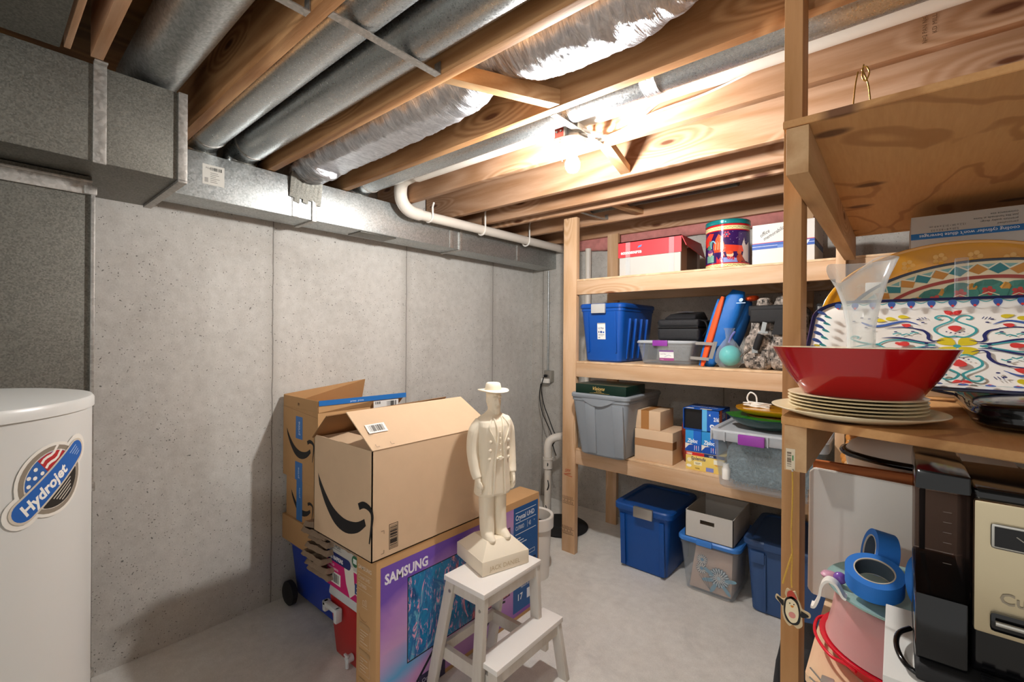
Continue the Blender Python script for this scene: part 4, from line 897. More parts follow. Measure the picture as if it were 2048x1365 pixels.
# ================================================================ back shelving unit
t = thing('wooden_shelving', 'tall built-in pine shelving unit with three shelves along the back wall', 'shelving unit', (1.7, 2.9, 0))
YF = 2.571
bm = NB(); box(bm, .848, .948, YF - .003, YF + .036, 0, 2.232, .002); post = part(t, 'post', bm, 'wood_z')
pr = Print(face_ny(.848, YF - .003, 0))
for z, c_ in ((.33, '#3b2a1c'), (.13, '#3b2a1c')):
    for k in range(7): pr.rect(.008 + k * .012, z, .011 + k * .012, z + .012 + .01 * (k % 2), c_); pr.rect(.006 + k * .012, z + .03, .009 + k * .012, z + .045, c_)
    pr.rect(.006, z + .025, .094, z + .027, c_); pr.rect(.006, z - .006, .094, z - .004, c_)
pr.stroke([(.015, .52), (.07, .53), (.02, .515), (.08, .51)], .004, '#c2502e'); pr.text('SPF', .02, .535, .03, '#c2502e', shear=.3); pr.done(post, 'lumber_stamp')
bm = NB(); box(bm, 2.356, 2.392, 2.49, YF - .001, 0, 2.08, .002); part(t, 'post', bm, 'wood_z')
for x0 in (.846, 2.1, 3.3):
    bm = NB(); box(bm, x0, x0 + .089, 3.175, 3.211, 0, 2.232, .002); part(t, 'post', bm, 'wood_z')
bm = NB(); box(bm, 3.5, 3.6, YF, YF + .036, 0, 2.232, .002); part(t, 'post', bm, 'wood_z')
for zt in (1.806, 1.266, .690):
    bm = NB(); box(bm, .950, 3.5, YF, YF + .036, zt - .089, zt, .0015); part(t, 'front_beam', bm, 'wood_x')
    bm = NB(); box(bm, .885, 3.5, 3.138, 3.174, zt - .089, zt, .0015); part(t, 'rear_beam', bm, 'wood_x')
    bm = NB(); box(bm, .950, 3.5, YF + .002, 3.17, zt + .001, zt + .012, .001); part(t, 'shelf_board', bm, 'ply_pale')
ZT, ZM, ZL = 1.8185, 1.2785, .7025

# ================================================================ top shelf
t = thing('lidded_carton', 'white and red lidded carton with clear tape on the top shelf', 'cardboard box', (1.43, 2.80, ZT))
x0, x1, y0, y1 = 1.235, 1.617, 2.615, 2.95
bm = NB(); box(bm, x0, x1, y0, y1, ZT, ZT + .205, .002); part(t, 'carton', bm, 'carton_w')
M['redlid'] = plain('red_lid_card', '#d4383f', .5, var=.03)
bm = NB(); box(bm, x0 - .006, x1 + .006, y0 - .006, y1 + .006, ZT + .206, ZT + .212); box(bm, x0 - .006, x1 + .006, y0 - .006, y0 - .001, ZT + .115, ZT + .212); box(bm, x0 - .006, x0 - .001, y0, y1, ZT + .115, ZT + .212); hexa(bm, [(x1 + .03, y0 + .0, ZT + .15), (x1 + .034, y0, ZT + .15), (x1 + .034, y1, ZT + .115), (x1 + .03, y1, ZT + .115), (x1 + .002, y0, ZT + .212), (x1 + .006, y0, ZT + .212), (x1 + .006, y1, ZT + .212), (x1 + .002, y1, ZT + .212)]); lid = part(t, 'lid', bm, 'redlid')
pr = Print(face_ny(x0 - .006, y0 - .006, ZT + .115)); pr.text('econosource', .018, .020, .030, '#f6efe6', bold=.04, sx=.86)
pr.poly([(.128, .052), (.150, .056), (.158, .068), (.136, .064)], '#3d8fd0'); pr.done(lid, 'maker_print')
pr = Print(face_px(x1, y0, ZT)); pr.rect(.01, .0, .10, .20, '#a58468'); pr.poly([(.10, .0), (.28, .0), (.28, .19), (.10, .15)], '#6b5039'); pr.done(t, 'torn_brown_side')
for xx in (x0 + .045, x1 - .065):
    bm = NB(); box(bm, xx, xx + .030, y0 - .0085, y0 - .0078, ZT + .002, ZT + .206); part(t, 'clear_tape', bm, 'film')

# popcorn tin
cx, cy, rr, z0, z1 = 1.842, 2.715, .112, ZT, ZT + .262
t = thing('holiday_tin', 'tall round holiday tin with a teal lid and toy-shop picture on the top shelf', 'tin', (cx, cy, ZT))
M['tinred'] = plain('tin_red', '#c81f26', .15, .2, coat=.5); M['teal'] = plain('tin_teal', '#117d80', .15, .2, coat=.5); M['tinp'] = plain('tin_purple', '#3c1d5e', .12, .2, coat=.6, var=.2)
bm = NB(); lathe(bm, [(.001, 0), (rr, 0), (rr, .236), (.001, .236)], (cx, cy, z0), 64); tb = part(t, 'tin_body', bm, 'tinp')
bm = NB(); lathe(bm, [(.001, .237), (rr + .002, .237), (rr + .003, .240), (rr + .003, .259), (rr, .262), (.001, .262)], (cx, cy, z0), 64); part(t, 'lid', bm, 'teal')
ta = math.atan2(0 - cy, 2.57 - cx)     # towards the viewer
def tinf(u, v, l): a = ta + u / rr; return Vector((cx + (rr + l) * math.cos(a), cy + (rr + l) * math.sin(a), z0 + v))
def glossy(h):
    k = 'gl_' + h
    if k not in M: M[k] = plain('gloss_print_' + h.strip('#'), h, .15, .1, coat=.5, var=.03)
    return M[k]
pr = Print(tinf, .014, .0005); G = glossy
for a, b_, c_ in ((.226, .236, '#c81f26'), (.206, .226, '#e9dfa0'), (.200, .206, '#c81f26'), (.0, .006, '#c81f26'), (.006, .022, '#e9dfa0'), (.022, .028, '#c81f26')): pr.rect(-.17, a, .17, b_, G(c_))
for k in range(44):
    for zc in (.216, .014): pr.disc(-.165 + k * .0075, zc + .003 * math.sin(k * 2.2), .0026, G('#3c5a2a'), .0016, 6)
pr.poly([(-.07, .085), (.10, .085), (.10, .115), (.03, .12), (-.02, .125), (-.07, .115)], G('#d8402a'))
pr.disc(-.045, .120, .030, G('#e0512c'), .035); pr.poly([(-.075, .10), (-.015, .10), (-.03, .17), (-.045, .185), (-.06, .16)], G('#df5a35'))
for k in range(3): pr.stroke([(-.062 + k * .014, .10), (-.058 + k * .012, .14)], .002, G('#f0d6b0'), 0)
for k in range(6):
    a = k * PI / 3; pr.disc(-.005 + .012 * math.cos(a), .178 + .012 * math.sin(a), .006, G('#d1455c'), .0045, 8, a)
pr.disc(-.005, .178, .004, G('#7aa8c8'))
pr.poly([(-.13, .12), (-.10, .13), (-.07, .19), (-.10, .195), (-.15, .16)], G('#d8372c')); pr.poly([(-.12, .11), (-.09, .10), (-.075, .15), (-.10, .16)], G('#4f7c66'))
pr.disc(-.095, .085, .018, G('#e7a590')); pr.disc(-.095, .095, .018, G('#6d3c78'), .010); pr.poly([(-.12, .035), (-.07, .035), (-.07, .07), (-.095, .082), (-.12, .07)], G('#6c9c8c'))
pr.disc(.012, .070, .017, G('#efc2a4')); pr.disc(.010, .080, .018, G('#d8542e'), .010); pr.poly([(-.02, .028), (.05, .028), (.05, .05), (-.02, .055)], G('#8a92cc')); pr.poly([(-.005, .045), (.033, .04), (.035, .055), (.0, .06)], G('#c92f28'))
pr.poly([(-.055, .028), (-.02, .028), (-.03, .06), (-.045, .045), (-.055, .065)], G('#c53040')); pr.poly([(-.032, .06), (-.012, .06), (-.022, .085)], G('#d43a34'))
pr.disc(.062, .050, .018, G('#b8431f'), .022); pr.disc(.058, .080, .012, G('#c2552a')); pr.disc(.085, .040, .014, G('#8a2f2a'), .016)
for k in range(5): pr.stroke([(.046, .035 + k * .008), (.062, .038 + k * .008), (.078, .034 + k * .008)], .0016, G('#3a1712'))
pr.poly([(.075, .06), (.095, .035), (.12, .03), (.12, .14), (.10, .12), (.08, .145), (.072, .12), (.082, .09)], G('#cbb9b4')); pr.poly([(.08, .12), (.095, .11), (.085, .16)], G('#d8c8c2'))
for k in range(14): pr.disc(rnd.uniform(-.06, .1), rnd.uniform(.13, .2), .0014, G('#d7cfe6'), n=6)
pr.stroke([(-.06, .135), (-.075, .15), (-.09, .14), (-.085, .11)], .006, G('#7fb0c8'), 4)
pr.done(tb, 'toy_shop_picture')

t = thing('postal_box', 'white postal box with blue stripe, handwritten office memorabilia', 'cardboard box', (2.12, 2.85, ZT))
x0, x1, y0, y1 = 1.990, 2.262, 2.610, 2.93
bm = NB(); box(bm, x0, x1, y0, y1, ZT, ZT + .205, .002); part(t, 'carton', bm, 'paper')
pr = Print(face_ny(x0, y0, ZT)); pr.rect(0, .078, .272, .108, '#2f57a8'); pr.rect(0, .092, .272, .094, '#dfe5ef'); pr.rect(0, .108, .272, .111, '#d13c36'); pr.rect(.115, .078, .165, .094, '#5f7fc0'); pr.poly([(.215, .082), (.24, .082), (.252, .104), (.227, .104)], '#eef1f6')
pr.text('office', .040, .138, .028, 'ink', shear=.3, rot=.55, sx=.8); pr.text('memorabilia', .055, .120, .026, 'ink', shear=.3, rot=.52, sx=.82); pr.done(t, 'front_print', 'handwriting over a blue postal stripe')
pr = Print(face_px(x1, y0, ZT)); pr.rect(0, .078, .32, .108, '#1d2f66'); pr.rect(0, .108, .32, .111, '#a33430'); pr.text('PRIORITY MAIL', .03, .085, .02, '#8d9cc8'); pr.done(t, 'side_print')

# ================================================================ bins
def bin_(name, lab, x0, x1, y0, y1, z0, z1, body, lidm, taper=.03, lid_over=.012, lid_h=.03, cat='storage bin', ribs=0, wall=True, open_top=False, rim=0, group=None):
    t = thing(name, lab, cat, ((x0 + x1) / 2, (y0 + y1) / 2, z0), 0, group); tp = taper; bm = NB(); zt = z1 - lid_h
    def rr(a, b_, c_, d_, r, n=4): # rounded rectangle ring
        out = []
        for (px, py, sa) in ((b_ - r, c_ + r, -PI / 2), (b_ - r, d_ - r, 0), (a + r, d_ - r, PI / 2), (a + r, c_ + r, PI)):
            for k in range(n + 1): out.append((px + r * math.cos(sa + PI / 2 * k / n), py + r * math.sin(sa + PI / 2 * k / n)))
        return out
    r0, r1 = .03, .035; R3 = lambda a, b_, c_, d_, r, z: [(x, y, z) for x, y in rr(a, b_, c_, d_, r)]
    ix = .003
    rings = [R3(x0 + tp + .01, x1 - tp - .01, y0 + tp + .01, y1 - tp - .01, r0, z0), R3(x0 + tp, x1 - tp, y0 + tp, y1 - tp, r0, z0 + .01), R3(x0, x1, y0, y1, r1, zt - .02), R3(x0 - .004, x1 + .004, y0 - .004, y1 + .004, r1, zt - .018), R3(x0 - .004, x1 + .004, y0 - .004, y1 + .004, r1, zt),
             R3(x0 + ix, x1 - ix, y0 + ix, y1 - ix, r1, zt), R3(x0 + ix, x1 - ix, y0 + ix, y1 - ix, r1, zt - .02), R3(x0 + tp + ix, x1 - tp - ix, y0 + tp + ix, y1 - tp - ix, r0, z0 + .012)]
    loft(bm, rings); part(t, 'tub', bm, body)
    if not open_top:
        o_ = lid_over; bm = NB()
        loft(bm, [R3(x0 - o_ + .002, x1 + o_ - .002, y0 - o_ + .002, y1 + o_ - .002, r1 + .01, zt + .001), R3(x0 - o_, x1 + o_, y0 - o_, y1 + o_, r1 + .01, zt + .004), R3(x0 - o_, x1 + o_, y0 - o_, y1 + o_, r1 + .01, z1 - .008), R3(x0 - o_ + .006, x1 + o_ - .006, y0 - o_ + .006, y1 + o_ - .006, r1 + .01, z1),
                  R3(x0 + .014, x1 - .014, y0 + .014, y1 - .014, r1, z1), R3(x0 + .020, x1 - .020, y0 + .020, y1 - .020, r1, z1 - .008)])
        part(t, 'lid', bm, lidm)
    return t
def ribs(t, x0, x1, yb, yt, z0, z1, n, m_, w_=.012, d=.006):
    """slanting ribs on the front wall"""
    for k in range(n):
        x = x0 + (x1 - x0) * k / max(1, n - 1); bm = NB(); hexa(bm, [(x - w_ / 2, yb - d, z0), (x + w_ / 2, yb - d, z0), (x + w_ / 2, yb + .004, z0), (x - w_ / 2, yb + .004, z0), (x - w_ / 2, yt - d, z1), (x + w_ / 2, yt - d, z1), (x + w_ / 2, yt + .004, z1), (x - w_ / 2, yt + .004, z1)], .002); part(t, 'rib', bm, m_)
# mid shelf: blue tote
t = bin_('storage_tote', 'bright blue tote with a grey latch on the middle shelf behind the post', .962, 1.265, 2.600, 3.08, ZM, 1.655, 'blue', 'blue', .026)
bm = NB(); box(bm, 1.055, 1.155, 2.575, 2.592, 1.592, 1.652, .005); part(t, 'latch', bm, 'greyl')
ribs(t, 1.02, 1.215, 2.618, 2.602, 1.34, 1.60, 2, 'blue', .010)
for k in range(4):
    y = 2.70 + k * .085; bm = NB(); hexa(bm, [(1.24, y, 1.30), (1.247, y, 1.30), (1.247, y + .022, 1.30), (1.24, y + .022, 1.30), (1.258, y, 1.56), (1.275, y, 1.56), (1.275, y + .022, 1.56), (1.258, y + .022, 1.56)], .002); part(t, 'rib', bm, 'blue')
pr = Print(plane_fn((1.085, 2.6135, 1.425), (1, 0, 0), (0, -.06, 1)), lift=.0015); pr.rect(0, 0, .058, .105, '#eceae6'); pr.rect(.0, .098, .058, .105, '#b5b3ae'); pr.text('ULTRA', .005, .066, .015, '#26406e', bold=.02, sx=.9); pr.rect(.02, .04, .034, .054, '#1f4a90'); pr.rect(.038, .04, .050, .050, '#3a6fc0'); pr.rect(.008, .04, .014, .054, '#26406e'); pr.rect(.006, .028, .05, .031, '#55606e'); pr.rect(.006, .02, .04, .022, '#8a8f96'); pr.rect(.006, .008, .02, .014, '#8a8f96'); pr.done(t, 'size_label', 'white paper label')
# mid shelf: clear shallow bin
t = bin_('clear_bin', 'shallow clear plastic bin with a purple latch under the black case', 1.362, 1.690, 2.605, 2.98, ZM, 1.422, 'clear', 'clear_t', .018, lid_h=.018)
bm = NB(); box(bm, 1.465, 1.555, 2.584, 2.594, 1.390, 1.424, .004); part(t, 'latch', bm, 'purple')
pr = Print(plane_fn((1.497, 2.6195, 1.305), (1, 0, 0), (0, -.14, 1)), lift=.0015); pr.rect(0, 0, .085, .062, '#eceae8'); pr.rect(0, .052, .085, .062, '#7b3b8c'); pr.rect(0, 0, .085, .016, '#9a4c86'); pr.text('Latch Box', .005, .036, .009, '#5c2c6c'); pr.text('15 Qt', .005, .004, .008, '#efe7ef'); pr.stroke([(.03, .022), (.055, .034), (.07, .028)], .006, '#c7ccd4'); pr.done(t, 'size_label')
# black soft case
t = thing('black_soft_case', 'black nylon soft-sided case resting on the shallow clear bin', 'bag', (1.58, 2.80, 1.4225))
bm = NB(); box(bm, 1.470, 1.715, 2.640, 2.960, 1.4225, 1.500, .022, 4); part(t, 'lower_compartment', bm, 'fabric_k')
bm = NB(); box(bm, 1.472, 1.712, 2.640, 2.960, 1.500, 1.548, .020, 4); part(t, 'upper_compartment', bm, 'fabric_k')
bm = NB(); tube(bm, [(1.475, 2.636, 1.50), (1.71, 2.636, 1.50)], .004, 8); part(t, 'zip', bm, 'blackm')
bm = NB(); hexa(bm, [(1.50, 2.655, 1.548), (1.69, 2.655, 1.548), (1.69, 2.90, 1.548), (1.50, 2.90, 1.548), (1.53, 2.69, 1.58), (1.68, 2.69, 1.575), (1.67, 2.88, 1.60), (1.54, 2.88, 1.60)], .012); part(t, 'flap', bm, 'fabric_k')
pr = Print(plane_fn((1.555, 2.68, 1.5865), (1, 0, -.03), (0, 1, .09)), lift=.003); pr.disc(.05, .05, .05, '#c9cbd2', .03); pr.disc(.05, .05, .044, '#2b3560', .024); pr.text('CLUB', .02, .04, .028, '#c9cbd2', bold=.02); pr.done(t, 'logo_patch')
bm = NB(); tube(bm, smooth_path([(1.72, 2.70, 1.45), (1.745, 2.69, 1.49), (1.735, 2.69, 1.53), (1.71, 2.7, 1.54)], 6), .008, 8, flat=.4); part(t, 'side_strap', bm, 'blackm')

# life jacket: folded, leaning
t = thing('life_jacket', 'blue and orange folded life jacket standing on edge between the black case and the ball', 'life jacket', (1.80, 2.75, ZM))
M['ljblue'] = plain('life_jacket_blue', '#0f66b8', .55, bump=.5, bscale=22); M['ljor'] = plain('life_jacket_orange', '#f0561c', .6, bump=.3); M['web'] = plain('grey_webbing', '#8f8b86', .7)
def puff(p0, p1, wv, dv, m_, nm, nseg=14, amp=1.0, label=None):
    p0, p1, wv, dv = Vector(p0), Vector(p1), Vector(wv), Vector(dv); bm = NB(); rings = []
    for i in range(nseg + 1):
        f_ = i / nseg; c_ = p0.lerp(p1, f_); q = math.sin(PI * min(1, max(0, f_ * .94 + .03))) ** .3; ring = []
        for k in range(28):
            a = 2 * PI * k / 28; ca, sa = math.cos(a), math.sin(a); e = (abs(ca) ** 3 + abs(sa) ** 3) ** (-1 / 3); ns = mnoise.noise(Vector((f_ * 9, ca * 2, sa * 2))) * .06 * amp
            ring.append(c_ + wv * ca * e * (q + ns) + dv * sa * e * (q + ns))
        rings.append(ring)
    loft(bm, rings); return part(t, nm, bm, m_, smooth=80, label=label)
puff((1.745, 2.690, ZM + .003), (1.905, 2.700, 1.700), (.058, 0, -.016), (.006, .042, 0), 'ljblue', 'front_panel')
puff((1.800, 2.79, ZM + .003), (1.925, 2.80, 1.650), (.042, .020, -.01), (-.01, .10, 0), 'ljblue', 'back_panel')
puff((1.732, 2.645, ZM + .004), (1.835, 2.660, 1.668), (.017, -.004, -.004), (.002, .014, 0), 'ljor', 'piping', amp=.5, label='orange zip band')
puff((1.716, 2.660, ZM + .006), (1.812, 2.672, 1.655), (.012, -.002, -.004), (.002, .020, 0), 'ljblue', 'left_edge', amp=.6)
puff((1.93, 2.76, 1.655), (1.98, 2.79, 1.665), (.0, .05, 0), (0, 0, .014), 'ljor', 'collar_lining')
bm = NB()
for (za, xs) in ((1.318, 1.672), (1.402, 1.700)):
    hexa(bm, [(xs, 2.625, za), (xs + .105, 2.612, za - .004), (xs + .105, 2.615, za - .004), (xs, 2.628, za), (xs, 2.625, za + .017), (xs + .105, 2.612, za + .013), (xs + .105, 2.615, za + .013), (xs, 2.628, za + .017)])
hexa(bm, [(1.775, 2.612, 1.325), (1.795, 2.618, 1.325), (1.795, 2.621, 1.325), (1.775, 2.615, 1.325), (1.800, 2.612, 1.42), (1.82, 2.618, 1.42), (1.82, 2.621, 1.42), (1.80, 2.615, 1.42)])
part(t, 'webbing_straps', bm, 'web')
pr = Print(plane_fn((1.895, 2.650, 1.625), (1, .05, 0), (.2, .02, 1)), lift=.004); pr.disc(.03, .02, .010, '#b9cfe6'); pr.rect(.01, .002, .055, .006, '#b9cfe6'); pr.done(t, 'maker_mark')

# ball in a bag
t = thing('ball_in_bag', 'turquoise ball in a clear plastic bag beside the life jacket', 'ball', (1.868, 2.66, ZM))
bm = NB(); bmesh.ops.create_uvsphere(bm, u_segments=32, v_segments=20, radius=.056); bmesh.ops.translate(bm, vec=(1.872, 2.665, ZM + .066), verts=bm.verts); M['turq'] = plain('turquoise_rubber', '#3fb9b6', .5); part(t, 'ball', bm, 'turq', smooth=180)
bm = NB(); lathe(bm, [(.001, 0), (.045, .002), (.066, .03), (.070, .065), (.060, .10), (.035, .135), (.016, .160), (.022, .20), (.028, .215)], (1.868, 2.66, ZM + .001), 36, fn=lambda a, r, z: (r * (1 + .07 * math.sin(a * 7 + z * 60)), z)); part(t, 'clear_bag', bm, 'film', smooth=60)
bm = NB(); tube(bm, smooth_path([(1.872, 2.64, 1.415), (1.885, 2.64, 1.45), (1.90, 2.65, 1.475)], 5), [.006] * 11, 8); M['lilac'] = plain('lilac_plastic', '#6a6fb0', .4); part(t, 'bag_tie', bm, 'lilac')

# camouflage backpack
t = thing('camouflage_backpack', 'grey digital-camouflage backpack with buckles and a black pouch', 'backpack', (2.07, 2.76, ZM))
m, nt, b = newmat('camouflage'); g = NT(nt); v = g.coord((1, 1, 1)); vo = g.n('ShaderNodeTexVoronoi'); vo.inputs['Scale'].default_value = 130; vo.distance = 'CHEBYCHEV'; vo.inputs['Randomness'].default_value = .3; g.l(v, vo.inputs['Vector'])
nz = g.noise(vo.outputs['Position'], 26, 5, .8); g.l(g.ramp(nz, [(.40, srgb('#2e2b29')), (.46, srgb('#6a625b')), (.52, srgb('#9a8e83')), (.60, srgb('#c4b6aa'))]), b.inputs['Base Color']); nt.nodes['Color Ramp'].color_ramp.interpolation = 'CONSTANT' if 0 else 'LINEAR'
b.inputs['Roughness'].default_value = .9; g.bump(g.noise(v, 24, 5, .7), b, .6, .02); M['camo'] = m
def blob(bm, x0, x1, y0, y1, z0, z1, seed=0, amp=.012, p=4, n=40, nz_=18, top=.8):
    cx, cy = (x0 + x1) / 2, (y0 + y1) / 2; rings = []
    for i in range(nz_ + 1):
        f_ = i / nz_; q = (1 - (abs(2 * f_ - 1)) ** 6) ** .25 if 0 < i < nz_ else .7; q *= 1 - (1 - top) * f_ ** 2; ring = []
        for k in range(n):
            a = 2 * PI * k / n; ca, sa = math.cos(a), math.sin(a); e = (abs(ca) ** p + abs(sa) ** p) ** (-1 / p)
            ns = mnoise.noise(Vector((ca * 2.2 + seed, sa * 2.2, f_ * 5))) * amp + mnoise.noise(Vector((ca * 7 + seed, sa * 7, f_ * 2))) * amp * .5
            ring.append((cx + ((x1 - x0) / 2 * q * e + ns) * ca, cy + ((y1 - y0) / 2 * q * e + ns) * sa, z0 + (z1 - z0) * f_))
        rings.append(ring)
    loft(bm, rings)
bm = NB(); blob(bm, 1.945, 2.245, 2.66, 2.98, ZM + .001, 1.620, 1, top=.85); part(t, 'main_sack', bm, 'camo', smooth=80)
bm = NB(); blob(bm, 1.945, 2.085, 2.605, 2.72, ZM + .001, 1.46, 5, .010, top=.9); part(t, 'side_pocket', bm, 'camo', smooth=80)
bm = NB(); blob(bm, 2.07, 2.23, 2.600, 2.72, ZM + .001, 1.50, 8, .010, top=.9); part(t, 'front_pocket', bm, 'camo', smooth=80)
bm = NB(); blob(bm, 1.99, 2.06, 2.68, 2.80, 1.59, 1.655, 3, .006); blob(bm, 2.07, 2.20, 2.70, 2.85, 1.60, 1.67, 4, .008); part(t, 'top_flap', bm, 'camo', smooth=80)
bm = NB(); box(bm, 1.975, 2.215, 2.598, 2.650, 1.555, 1.610, .012, 3); box(bm, 1.985, 2.205, 2.590, 2.620, 1.520, 1.590, .010, 3); part(t, 'black_pouch', bm, 'blackm')
bm = NB(); hexa(bm, [(2.085, 2.585, 1.46), (2.14, 2.585, 1.46), (2.14, 2.60, 1.46), (2.085, 2.60, 1.46), (2.105, 2.585, 1.54), (2.20, 2.585, 1.54), (2.20, 2.60, 1.54), (2.105, 2.60, 1.54)]); part(t, 'pouch_flap', bm, 'blackm')
M['buckle'] = plain('grey_buckle', '#8f9494', .4)
bm = NB(); hexa(bm, [(2.035, 2.585, 1.47), (2.055, 2.585, 1.465), (2.055, 2.595, 1.465), (2.035, 2.595, 1.47), (2.045, 2.588, 1.525), (2.065, 2.588, 1.52), (2.065, 2.598, 1.52), (2.045, 2.598, 1.525)]); box(bm, 2.025, 2.07, 2.583, 2.593, 1.465, 1.475, .002); box(bm, 1.998, 2.025, 2.583, 2.593, 1.365, 1.395, .002); part(t, 'strap_buckle', bm, 'buckle')
bm = NB(); tube(bm, [(2.014, 2.592, 1.385), (2.026, 2.585, 1.42), (2.038, 2.582, 1.46)], [.016, .018, .016], 12); part(t, 'rubber_grip', bm, 'blackm')
bm = NB(); tube(bm, smooth_path([(1.985, 2.60, 1.39), (1.95, 2.61, 1.36), (1.93, 2.64, 1.34)], 5), .005, 8, flat=.4); tube(bm, smooth_path([(2.05, 2.585, 1.36), (2.055, 2.59, 1.33), (2.05, 2.595, 1.29)], 5), .006, 8, flat=.4); part(t, 'loose_straps', bm, 'web')
# black hard case behind the near post
t = thing('black_hard_case', 'black riveted hard case right of the near post on the middle shelf', 'case', (2.32, 2.85, ZM))
bm = NB(); box(bm, 2.262, 2.60, 2.66, 3.05, ZM, 1.615, .015, 3); part(t, 'shell', bm, 'blackm')
bm = NB(); box(bm, 2.27, 2.275 + .05, 2.652, 2.660, 1.40, 1.60, .004); part(t, 'corner_band', bm, 'black')
for z in (1.59, 1.48):
    bm = NB(); cyl(bm, (2.30, 2.652, z), (2.30, 2.645, z), .007, 10); part(t, 'rivet', bm, 'boxsteel')

# ================================================================ low shelf
t = bin_('storage_tote', 'big grey tote with a light grey lid on the lowest shelf behind the post', .990, 1.368, 2.455, 2.95, ZL, 1.090, 'grey', 'greyl' if 0 else 'grey', .040, lid_over=.012, lid_h=.028)
bm = NB(); loft(bm, [[(1.055 + .25 * k / 12, 2.449 - .005 * math.sin(PI * k / 12), 1.062 - (0 if j else .045 * math.sin(PI * k / 12))) for k in range(13)] + [(1.305 - .25 * k / 12, 2.459, 1.062 - (0 if j else .045 * math.sin(PI * (12 - k) / 12))) for k in range(13)] for j in (0, 1)]); part(t, 'hand_grip', bm, 'grey')
for xx in (1.125, 1.31):
    bm = NB(); hexa(bm, [(xx - .03, 2.480, .72), (xx + .03, 2.480, .72), (xx + .03, 2.50, .72), (xx - .03, 2.50, .72), (xx - .035, 2.449, 1.03), (xx + .035, 2.449, 1.03), (xx + .035, 2.47, 1.03), (xx - .035, 2.47, 1.03)], .004); part(t, 'moulded_panel', bm, 'grey')
M['dkgreen'] = plain('dark_green_card', '#0e2a22', .3)
t = carton('gift_box', 'dark green flat box with gold script lying on the grey tote', 1.020, 1.362, 2.458, 2.72, 1.0905, 1.148, 'dkgreen', 'box', bev=.002)
pr = Print(face_ny(1.020, 2.458, 1.0905)); pr.text('Visions', .115, .024, .030, '#d8b56a', shear=.4, bold=.01); pr.text('by Vosky', .145, .014, .010, '#d8b56a'); pr.rect(.13, .009, .20, .0105, '#b79b62'); pr.rect(.10, .005, .235, .0062, '#b79b62'); pr.done(t, 'gold_lettering')
t = carton('small_carton', 'lower of two small brown cartons beside the grey tote', 1.352, 1.585, 2.60, 2.84, ZL, .888, 'cbd', 'cardboard box')
pr = Print(face_ny(1.352, 2.60, ZL)); pr.rect(0, .085, .233, .130, '#a97c54'); pr.done(t, 'brown_tape')
pr = Print(face_px(1.585, 2.60, ZL)); pr.rect(.0, .085, .06, .130, '#8d6440'); pr.done(t, 'side_tape')
t = carton('small_carton', 'taped small brown carton sitting on top of another', 1.350, 1.505, 2.615, 2.82, .8885, 1.000, 'cbd', 'cardboard box')
pr = Print(face_ny(1.350, 2.615, .8885)); pr.rect(.035, 0, .085, .1115, '#a9743f'); pr.done(t, 'brown_tape')
pr = Print(plane_fn((1.350, 2.615, 1.0), (1, 0, 0), (0, 1, 0))); pr.rect(.035, 0, .085, .205, '#a9743f'); pr.done(t, 'top_tape')
bm = NB(); blob(bm, 1.58, 1.66, 2.72, 2.85, .7025, .965, 12, .012, 2.2); M['snack'] = plain('red_brown_wrapper', '#8a3524', .3, var=.3, vscale=40, bump=.5); t = single('snack_bag', bm, 'snack', 'red-brown crinkled plastic bag of snacks behind the small cartons', 'bag', smooth=80)
# food boxes
def prbox(name, lab, x0, x1, y0, y1, z0, z1, m_, cat='box'):
    t = thing(name, lab, cat, ((x0 + x1) / 2, (y0 + y1) / 2, z0)); bm = NB(); box(bm, x0, x1, y0, y1, z0, z1, .0015); part(t, 'carton', bm, m_); return t
M['syel'] = plain('yellow_carton', '#eecf6c', .45, var=.03); M['zblue'] = plain('blue_carton', '#1659b8', .4, var=.05); M['zcyan'] = plain('cyan_carton', '#2f93d6', .4, var=.05)
t = prbox('sweetener_carton', 'pale yellow sweetener carton with red band at the bottom of the pile', 1.660, 1.865, 2.60, 2.78, ZL, .802, 'syel', 'carton')
pr = Print(face_ny(1.660, 2.60, ZL)); pr.rect(0, .082, .10, .0995, '#c8262a'); pr.text('1000', .003, .084, .016, '#f4e9d8', bold=.03); pr.rect(.10, .082, .205, .0995, '#1b2c5e'); pr.text('USA', .125, .085, .013, '#e8edf4', bold=.02); pr.text('Splenda', .026, .058, .026, '#1d2f66', shear=.3, bold=.01); pr.rect(.045, .030, .088, .050, '#f6ecc4'); pr.rect(.052, .040, .08, .043, '#5a4a2c'); pr.rect(.055, .034, .076, .036, '#7a6a4c'); pr.disc(.018, .022, .014, '#f3eee2', .008); pr.text('1000', .05, .008, .013, '#5a4520'); pr.rect(.11, .004, .15, .026, '#7c86c8'); pr.disc(.02, .055, .012, '#f0e2b8'); pr.disc(.17, .06, .02, '#e0a53c'); pr.rect(.150, .05, .2, .075, '#f4edd6'); pr.done(t, 'front_print')
for (x0, x1, z0, z1, lab) in ((1.655, 1.742, .803, .925, 'left one of two upright cyan and blue bag cartons'), (1.744, 1.832, .803, .925, 'right one of two upright cyan and blue bag cartons')):
    t = prbox('zip_bag_carton', lab + ' on the yellow carton', x0, x1, 2.605, 2.77, z0, z1, 'zcyan', 'carton')
    pr = Print(face_ny(x0, 2.605, z0)); pr.rect(0, 0, .087, .045, '#1149a8'); pr.poly([(0, .045), (.0, .012), (.02, .035), (.045, .04)], '#e9dfd2'); pr.rect(.045, .04, .087, .122, '#1663c4'); pr.text('Ziploc', .012, .050, .030, '#f2f5fa', bold=.03, shear=.2, sx=.7, rot=1.35 if 0 else 0)
    for k in range(3): pr.rect(.05 + k * .011, .008, .0525 + k * .011, .036, '#dce6f4')
    pr.rect(.058, .02, .061, .034, '#e0508c'); pr.done(t, 'front_print')
